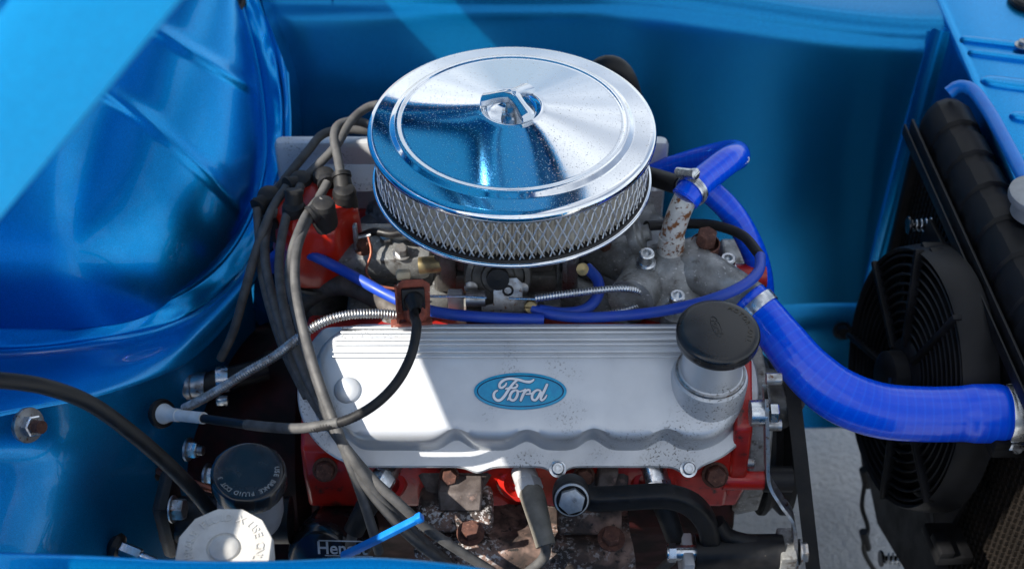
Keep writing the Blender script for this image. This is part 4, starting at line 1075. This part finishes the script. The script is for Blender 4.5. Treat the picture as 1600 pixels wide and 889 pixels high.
LEADS = [
 ('pale grey ignition lead, right one of the pair crossing the rocker cover', [(505,312,-.022),(484,338,-.040),(464,390,-.10),(462,450,-.15),(478,530,-.212),(503,610,-.268),(534,690,-.318),(562,765,-.35),(580,820,-.37),(592,862,-.375)]),
 ('grey ignition lead, left one of the pair crossing the rocker cover', [(512,285,.03),(498,310,.005),(472,350,-.06),(452,420,-.12),(466,500,-.182),(490,580,-.243),(520,660,-.298),(556,735,-.338),(605,800,-.362),(655,850,-.37),(720,895,-.375)]),
 ('dark ignition lead left of the pair, passing behind the blue cable tie', [(432,325,.0),(416,360,-.02),(416,420,-.08),(436,500,-.15),(462,575,-.21),(505,650,-.275),(565,730,-.332),(625,788,-.362),(680,835,-.374),(770,893,-.385)]),
 ('dark ignition lead hugging the left end of the rocker cover', [(470,290,.03),(446,345,-.03),(436,420,-.095),(448,500,-.165),(474,575,-.225),(508,645,-.285),(548,712,-.33),(590,770,-.352),(640,825,-.36),(700,880,-.365)]),
 ('dark ignition lead dropping behind the others into the gloom', [(448,292,.03),(424,330,-.005),(398,400,-.05),(380,465,-.075),(364,520,-.085),(345,560,-.085)]),
 ('dark ignition lead leaving the leftmost boot and hanging down beside the bulkhead', [(402,325,.01),(405,370,-.02),(410,430,-.06),(428,500,-.12),(450,560,-.18),(480,620,-.23)]),
 ('ignition lead arching highest towards the back of the air cleaner', [(600,163,.17),(575,168,.165),(548,190,.135),(525,228,.09),(490,265,.06),(462,290,.04)]),
 ('ignition lead looping up from the right boot behind the air cleaner', [(600,206,.15),(560,190,.145),(530,195,.125),(522,215,.10),(528,248,.065),(534,280,.03)]),
 ('lowest of the ignition leads running behind the air cleaner', [(600,206,.16),(545,203,.155),(505,210,.14),(480,238,.11),(452,272,.08),(430,300,.06)])]
for lab, pts in LEADS: hose('ignition_lead', lab, pts, .0061, 'lead', cat='ignition lead', group='ignition leads')
tie = thing('cable_tie', 'bright blue plastic cable tie strapped round the lower ignition leads', 'cable tie', at(595, 838, y=-.392))
t0, t1, t2 = at(536, 868, y=-.395), at(590, 842, y=-.397), at(655, 809, y=-.392)
mb = MB(); P = resample(crom([t0, t1, t2], 8), .004); mb.tube(P, .0045, 16, sq=5); mb.build('strap', M['tie_blue'], tie)
mb = MB(); mb.box(t2, (.009, .010, .010), ((t2 - t1).normalized(), *basis((t2 - t1))[:2]), bevel=.002); mb.build('ratchet_head', M['tie_blue'], tie)

# ================================================================== exhaust manifold, spark plugs
ex = thing('exhaust_manifold', 'flaking black and white exhaust manifold below the rocker cover', 'exhaust manifold', at(820, 889, y=-.34) - Vector((0, 0, .06)))
def casting(name, m, pts, depth, ya, yb=None, sub=None, bev=.006):
    """outline measured on an upright plane, given depth towards the engine"""
    y0_, y1_ = min(q[1] for q in pts), max(q[1] for q in pts); yb = ya if yb is None else yb
    P = [at(px, py, y=ya + (yb - ya) * (py - y0_) / (y1_ - y0_)) for px, py in pts]; n = len(P); mb = MB()
    c0 = sum(P, Vector()) / n
    V = P + [p + Vector((0, depth, 0)) for p in P]
    F = [list(range(n)), [n + i for i in range(n)][::-1]] + [[i, (i+1) % n, n + (i+1) % n, n + i] for i in range(n)]
    mb.add(V, F); return mb.build(name, M[m], sub or ex, bevel=bev)
casting('rear_port', 'iron', [(640,724),(782,724),(770,750),(757,772),(750,815),(668,815),(664,775),(652,752)], .07, -.258, -.315, bev=.010)
casting('rear_port_rib', 'iron', [(684,770),(754,770),(752,800),(686,800)], .03, -.303, -.318, bev=.003)
casting('front_port', 'iron', [(884,724),(990,724),(982,770),(972,820),(885,820),(880,770)], .07, -.258, -.315, bev=.010)
casting('front_port_rib', 'iron', [(938,742),(968,738),(958,775),(930,778)], .03, -.282, -.304, bev=.003)
casting('rear_flange', 'manifold', [(655,806),(768,804),(772,832),(650,836)], .05, -.322, -.336, bev=.005)
casting('front_flange', 'manifold', [(872,806),(972,806),(972,838),(870,838)], .05, -.322, -.336, bev=.005)
net = [run([(648,830,-.318),(700,834,-.326),(770,832,-.322),(815,824,-.305),(862,832,-.322),(920,838,-.328),(985,836,-.318)]),
       run([(646,852,-.340),(700,854,-.350),(770,852,-.345),(815,845,-.335),(862,852,-.345),(920,858,-.352),(990,856,-.335)]),
       run([(650,885,-.352),(700,890,-.365),(770,884,-.362),(815,876,-.358),(862,884,-.362),(920,890,-.366),(994,890,-.345)]),
       run([(650,960,-.352),(700,960,-.370),(770,960,-.370),(815,960,-.370),(862,960,-.370),(920,960,-.370),(996,960,-.345)])]
rows = patch(net, 8, 6); rows = [[p + Vector((0, .05, -.01)) for p in rows[0]]] + rows
mb = MB(); mb.grid(rows); mb.build('collector', M['manifold'], ex, sharp=55)
for (px, py) in [(735, 833), (955, 842)]:
    c = at(px, py, y=-.346); mb = MB(); mb.hexbolt(c, (0, -.2, .98), .0120, .013, .017); mb.build('flange_nut', M['rust'], ex)
PL = [('spark plug with pale boot, in the middle below the oval badge', (820,742,-.276), (834,782,-.315), (848,834,-.350), (853,852,-.362), [(853,852,-.365),(848,874,-.37),(815,902,-.372)], 'boot_tan'),
      ('rear spark plug, half hidden by the ignition leads', (606,735,-.272), (590,762,-.300), (565,805,-.33), (552,830,-.34), [(552,830,-.34),(546,860,-.345),(540,900,-.345)], 'boot'),
      ('front spark plug, its black boot passing behind the black bracket arm', (1023,738,-.272), (1030,765,-.290), (1048,820,-.315), (1055,840,-.32), [(1055,840,-.32),(1054,868,-.322),(1020,900,-.322)], 'boot')]
for lab, a, b, c, d, ld, bm_ in PL:
    A, B, C_, D = [at(q[0], q[1], y=q[2]) for q in (a, b, c, d)]
    t = thing('spark_plug', lab, 'spark plug', A, 'spark plugs')
    ax = (B - A).normalized()
    mb = MB(); mb.lathe([(0,-.02),(.0155,-.02),(.0155,.0),(.012,.002)], A + ax * .012, ax, 24); mb.hexbolt(A + ax * .012, ax, .0168, .017); mb.lathe([(.0115,.016),(.0115,.026),(0,.026)], A + ax * .012, ax, 20)
    mb.build('hex_body', M['white_steel'] if bm_ == 'boot_tan' else M['bright_steel'], t)
    mb = MB(); mb.tube(resample(crom([A + ax * .030, B, C_, D], 8), .004), lambda s_, L_: .0155 - .003 * smooth(min(1, s_ / L_ * 1.1)), 20); mb.build('boot', M[bm_], t)
    mb = MB(); mb.tube(resample(crom([D + (C_ - D) * .3] + [at(q[0], q[1], y=q[2]) for q in ld], 8), .004), .0066, 12); mb.build('lead_end', M['lead'], t)

# ================================================================== front bracket, strap, pulley and belt
ab = thing('alternator_bracket', 'black cast bracket arm bolted below the front of the rocker cover', 'bracket', at(1000, 800, y=-.34))
e0 = at(893, 779, y=-.345); BX = Vector((0, -.86, .5)).normalized()
mb = MB(); mb.lathe([(0,-.03),(.0215,-.03),(.0225,-.02),(.0225,.0),(.0205,.002),(0,.002)], e0, BX, 36)
ap = resample(crom([e0 - BX * .018 + Vector((.006, 0, 0))] + run([(930,779,-.334),(985,777,-.336),(1040,775,-.338),(1080,788,-.338),(1103,815,-.338),(1110,850,-.34)]), 8), .005)
mb.tube(ap, .0128, 24, sq=5); mb.build('arm', M['black_metal'], ab)
mb = MB(); mb.lathe([(0,.0015),(.0205,.0015),(.0205,.004),(.0185,.0055)], e0, BX, 30); mb.hexbolt(e0 + BX * .004, BX, .0160, .008); bo = mb.build('arm_bolt', M['zinc'], ab)
mb = MB(); glyph(mb, '10', e0 + BX * .0123 + Vector((.003,0,.003)), Vector((.7, .35, .6)).normalized(), Vector((-.7,.35,.6)).normalized(), BX, .006, .0003); glyph(mb, '8.8', e0 + BX * .0123 + Vector((-.005,0,-.004)), Vector((.7, .35, .6)).normalized(), Vector((-.7,.35,.6)).normalized(), BX, .005, .0003); mb.build('bolt_marking', M['steel'], bo)
q0, q1 = at(1086, 863, y=-.345), at(1222, 862, y=-.345)
mb = MB(); mb.tube([q0, q1], .0225, 26); mb.tube(crom([at(1120,815,y=-.335), at(1140,838,y=-.338), at(1185,850,y=-.342)], 6), .010, 12); mb.build('pivot_tube', M['black_metal'], ab)
mb = MB(); mb.tube([q0 - X1 * .035, q0], .010, 14); mb.hexbolt(q0 - X1 * .024, (-1, 0, 0), .012, .010); mb.build('pivot_bolt', M['bright_steel'], ab)
mb = MB(); mb.box(at(1072, 880, y=-.345) , (.013, .05, .06), bevel=.002); mb.build('alternator_lug', M['white_steel'], ab)
mb = MB(); mb.box(q1 + X1 * .004 + Z1 * -.01, (.020, .05, .056), bevel=.003); mb.build('end_lug', M['alloy'], ab)
sp_ = thing('adjuster_strap', 'dark bent steel strap hanging in front of the drive belt', 'strap', at(1240, 870, y=-.345))
P = resample(crom(run([(1196,612,-.262),(1197,650,-.275),(1198,700,-.29),(1200,745,-.305),(1218,778,-.32),(1238,808,-.335),(1242,850,-.345),(1243,905,-.36)]), 6), .004)
rows = [[p + Vector((dx, dy, 0)) for p in P] for dx, dy in [(-.0022,-.012),(.0022,-.012),(.0022,.012),(-.0022,.012),(-.0022,-.012)]]
mb = MB(); mb.grid(rows); mb.build('bar', M['steel'], sp_, sharp=30)
s_a = at(1172, 645, y=-.270)
mb = MB(); mb.tube([s_a, s_a + X1 * .0185], .0158, 26); mb.build('spacer', M['bright_steel'], sp_)
mb = MB(); mb.hexbolt(s_a + X1 * .0235, (1, 0, 0), .0125, .010); mb.build('strap_bolt', M['bright_steel'], sp_)
mb = MB(); mb.hexbolt(at(1243, 862, y=-.35) + X1 * .004, (1, 0, 0), .013, .009, .016); mb.build('lower_bolt', M['steel'], sp_)
tm = thing('timing_cover', 'grimy alloy timing cover on the front face of the engine', 'timing cover', (.31, -.08, .40))
mb = MB(); mb.prism([(-.235,.60),(-.262,.52),(-.24,.42),(-.15,.30),(0,.22),(.15,.30),(.20,.50),(.10,.60),(-.08,.60)], (.2945, 0, 0), (Y1, Z1, X1), .03); mb.build('cover_plate', M['alloy'], tm, bevel=.004)
mb = MB(); mb.tube(crom([Vector((.31,-.155,.555)), Vector((.345,-.16,.55)), Vector((.365,-.165,.54))], 4), .035, 22); mb.build('pump_snout', M['grimy'], tm)
for (px, py, y) in [(1205,664,-.262),(1212,742,-.262),(1205,592,-.25)]:
    c = at(px, py, y=y); mb = MB(); mb.tube([c - X1 * .006, c + X1 * .012], .0072, 14); mb.build('cover_bolt', M['steel'], tm)
pu_ = thing('crank_pulley', 'black drive belt pulley in shadow at the front of the engine', 'pulley', (.355, -.12, .30))
PC = Vector((.352, -.105, .420))
mb = MB(); mb.lathe([(0,.02),(.03,.02),(.035,.0),(.085,.0),(.105,-.012),(.112,-.012),(.112,-.006),(.100,.006),(.112,.018),(.112,.026),(.095,.026),(.09,.012),(.05,.010)], PC, X1, 56); mb.build('pulley_wheel', M['black_metal'], pu_)
mb = MB(); mb.lathe([(0,.03),(.02,.03),(.024,.0)], PC, X1, 20); mb.build('pulley_hub', M['grimy'], pu_)
belt = MB(); P = run([(1232,560,-.145),(1240,625,-.185),(1249,700,-.225),(1258,780,-.262),(1266,850,-.29),(1275,930,-.32)])
P = resample(crom(P, 6), .005)
rows = [[p + Vector((dx, dy, dz)) for p in P] for dx, dy, dz in [(-.0095,-.002,0),(.0095,-.002,0),(.0065,.005,.004),(-.0065,.005,.004),(-.0095,-.002,0)]]
belt.grid(rows); tag(belt.build('drive_belt', M['boot'], sharp=30), 'flat grey black drive belt running down beside the strap', 'belt')
mb = MB(); mb.tube([at(1150,432,y=-.02), at(1196,430,y=-.02)], .017, 20); mb.build('red_elbow', M['red'], eng)

# ================================================================== brake and clutch hydraulics, bulkhead fixings
mc = thing('brake_master_cylinder', 'brake master cylinder with glossy black lettered cap on grey reservoir', 'master cylinder', at(390, 830, y=-.36))
RX = Vector((.10, -.08, 1)).normalized(); rc = at(388, 737, y=-.375)
mb = MB(); rows = []; n = 64
for (r_, h) in [(.040,-.024),(.0425,-.023),(.0430,-.018),(.0425,-.002),(.0405,.001),(.038,.002),(.018,.0025),(0,.0025)]:
    u, v, w = basis(RX); rows.append([rc + w * h + (u * math.cos(2*math.pi*k/n) + v * math.sin(2*math.pi*k/n)) * (r_ * (1 + (.022 * max(0, math.cos(7 * 2*math.pi*k/n)) ** 12 if h < .0005 else 0))) for k in range(n + 1)])
mb.grid(rows); kc = mb.build('reservoir_cap', M['plastic_black'], mc, sharp=40)
mb = MB(); arc_text(mb, 'USE BRAKE FLUID DOT 3 ', rc + RX * .0025, RX, Vector((0, 1, 0)), .032, 80, 255, .0078, .0003, 1); mb.build('cap_lettering', M['alloy'], kc)
mb = MB(); mb.lathe([(.036,-.020),(.037,-.035),(.0385,-.075),(.036,-.090),(.026,-.098),(.0,-.10)], rc, RX, 44); mb.build('reservoir', M['reservoir'], mc)
cy = at(330, 812, y=-.30)
mb = MB(); mb.tube([cy - X1 * .06, cy + X1 * .10], .030, 24); mb.build('cylinder', M['black_metal'], mc)
mb = MB(); mb.box(cy - X1 * .050 + Z1 * .012, (.022, .07, .10), bevel=.010); mb.build('mounting_flange', M['black_metal'], mc)
mb = MB(); mb.hexbolt(cy + Vector((-.038, -.020, .046)), (1, -.1, .1), .014, .014, .017); mb.build('flange_bolt', M['steel'], mc)
cl = thing('clutch_reservoir', 'aged white ribbed reservoir cap with raised lettering at the bottom edge', 'reservoir', at(350, 845, z=.66))
wc = at(350, 856, z=.690); WX = Vector((.03, -.10, 1)).normalized()
mb = MB(); rows = []; n = 48
for (r_, h, pl) in [(.046,-.030,0),(.0495,-.028,0),(.0505,-.010,0),(.0505,-.004,0),(.049,0,0)]:
    u, v, w = basis(WX); rr = []
    for k in range(n + 1):
        a = 2*math.pi*k/n; q = ((a + math.pi/12) % (math.pi/6)) - math.pi/12
        f = math.cos(math.pi/12) / math.cos(q)
        rr.append(wc + w * h + (u * math.cos(a) + v * math.sin(a)) * r_ * (f if h > -.02 else 1) * 1.02)
    rows.append(rr)
rows.append([wc + WX * .0005 + (u * math.cos(2*math.pi*k/n) + v * math.sin(2*math.pi*k/n)) * .045 for k in range(n + 1)])
for (r_, h) in [(.0185, .0006), (.0180, -.0012), (.0160, -.0014), (.0150, .0015), (.0105, .0045), (.004, .0060), (0.0001, .0062)]:
    rows.append([wc + WX * h + (u * math.cos(2*math.pi*k/n) + v * math.sin(2*math.pi*k/n)) * r_ for k in range(n + 1)])
mb.grid(rows); wcap = mb.build('ribbed_cap', M['old_white'], cl, sharp=28)
mb = MB(); arc_text(mb, 'BRAKE FLUID X USE ONLY', wc + WX * .0008, WX, Vector((0, 1, 0)), .0365, -108, 118, .0125, .0008, 1); mb.build('cap_lettering', M['old_white'], wcap)
mb = MB(); mb.lathe([(.047,-.028),(.046,-.04),(.046,-.12),(0,-.13)], wc, WX, 40); mb.build('reservoir_body', M['reservoir'], cl)
BN = Vector((.82, -.45, .35)).normalized()
c = at(44, 664, y=-.287); fx = thing('bulkhead_bolt', 'large plated bolt and washer on the blue bulkhead at far left', 'bolt', c)
mb = MB(); mb.lathe([(0,-.004),(.021,-.004),(.0215,.001),(.021,.0025),(.011,.003)], c, BN, 36); mb.build('washer', M['steel'], fx)
mb = MB(); mb.hexbolt(c + BN * .002, BN, .0135, .012); mb.build('nut', M['bright_steel'], fx)
mb = MB(); mb.tube([c + BN * .010, c + BN * .026], lambda s_, L_: .0078, 16); mb.build('stud', M['rust'], fx)
for (px, py, y, lab) in [(296,702,-.165,'upper plated nut on the bulkhead left of the black reservoir cap'), (326,742,-.180,'lower plated nut on the bulkhead beside the black reservoir cap')]:
    c = at(px, py, y=y); fx = thing('bulkhead_nut', lab, 'nut', c, 'bulkhead nuts')
    mb = MB(); mb.lathe([(0,-.003),(.016,-.003),(.016,0),(.009,.001)], c, (1,-.2,.1), 28); mb.build('washer', M['steel'], fx)
    mb = MB(); mb.hexbolt(c, (1,-.2,.1), .0115, .012); mb.build('nut', M['bright_steel'], fx)
    mb = MB(); mb.tube([c, c + Vector((1,-.2,.1)).normalized() * .02], .0066, 12); mb.build('stud', M['steel'], fx)
c = at(243, 731, y=-.185); mb = MB(); mb.lathe([(.006,.006),(.012,.006),(.0175,.002),(.0175,-.004),(.01,-.006)], c, BN, 28); tag(mb.build('pipe_grommet', M['rubber']), 'black rubber grommet where the copper pipe leaves the bulkhead', 'grommet')
c = at(188, 856, y=-.325); fu = thing('pipe_union', 'bright steel pipe union at the foot of the blue bulkhead', 'pipe union', c)
mb = MB(); d = Vector((.9,-.3,-.15)).normalized(); mb.hexbolt(c, d, .010, .028); mb.tube([c + d * .025, c + d * .05], .0055, 12); mb.build('union_nut', M['bright_steel'], fu)
mb = MB(); mb.lathe([(.008,.006),(.016,.004),(.018,-.002),(.01,-.01)], c - d * .004, d, 24); mb.build('union_grommet', M['rubber'], fu)
c = at(308, 601, y=-.10); hs = thing('heater_stub', 'plated heater stub with two clips sticking out of the bulkhead', 'pipe stub', c)
mb = MB(); mb.tube([c - X1 * .02, c + X1 * .012], .0175, 24); mb.lathe([(.0175,.006),(.0200,.007),(.0200,.013),(.0175,.014)], c, (-1,0,0), 30); mb.build('stub', M['steel'], hs)
mb = MB(); mb.tube(crom([c + X1 * .010, c + Vector((.04, .01, .002)), c + Vector((.09, .03, .0))], 6), .0155, 20); mb.build('rubber_sleeve', M['rubber'], hs)
mb = MB(); mb.lathe([(.0165,-.008),(.0180,-.008),(.0180,.008),(.0165,.008)], c + Vector((.034, .008, .002)), (1,.12,0), 34); mb.box(c + Vector((.034,-.014,-.016)), (.016,.010,.012), bevel=.002); mb.build('clip', M['bright_steel'], hs)
of = thing('oil_filter', 'black oil filter with white lettering low in the shadow', 'oil filter', at(500, 880, y=-.34))
oc = at(500, 846, y=-.33); OX = Vector((-.15, -.80, .50)).normalized()
mb = MB(); mb.lathe([(0,.062),(.034,.062),(.042,.057),(.046,.046),(.046,-.06)], oc - OX * .05 + Vector((0,0,-.03)), OX, 44); mb.build('canister', M['plastic_black'], of)
mb = MB(); ux_ = Vector((1, -.12, .12)).normalized(); uw = OX; uy_ = uw.cross(ux_).normalized()
tp = at(512, 858, y=-.355)
glyph(mb, 'Hengst', at(534, 857, y=-.372), ux_, uy_, uw, .022, .0004, shear=.0)
mb.box(at(545, 845, y=-.372), (.075, .0014, .0006), (ux_, uy_, uw)); mb.box(at(545, 868, y=-.372), (.06, .0014, .0006), (ux_, uy_, uw))
mb.build('lettering', M['white_steel'], of)
mb = MB(); mb.lathe([(0,0),(.016,0),(.016,.003),(.009,.004)], at(1316, 516, y=.296), (0,-.9,.4), 24); mb.hexbolt(at(1316, 516, y=.292), (0,-.9,.4), .011, .014)
tag(mb.build('rail_bolt', M['black_metal']), 'dark bolt on the chassis rail behind the blue hose', 'bolt')
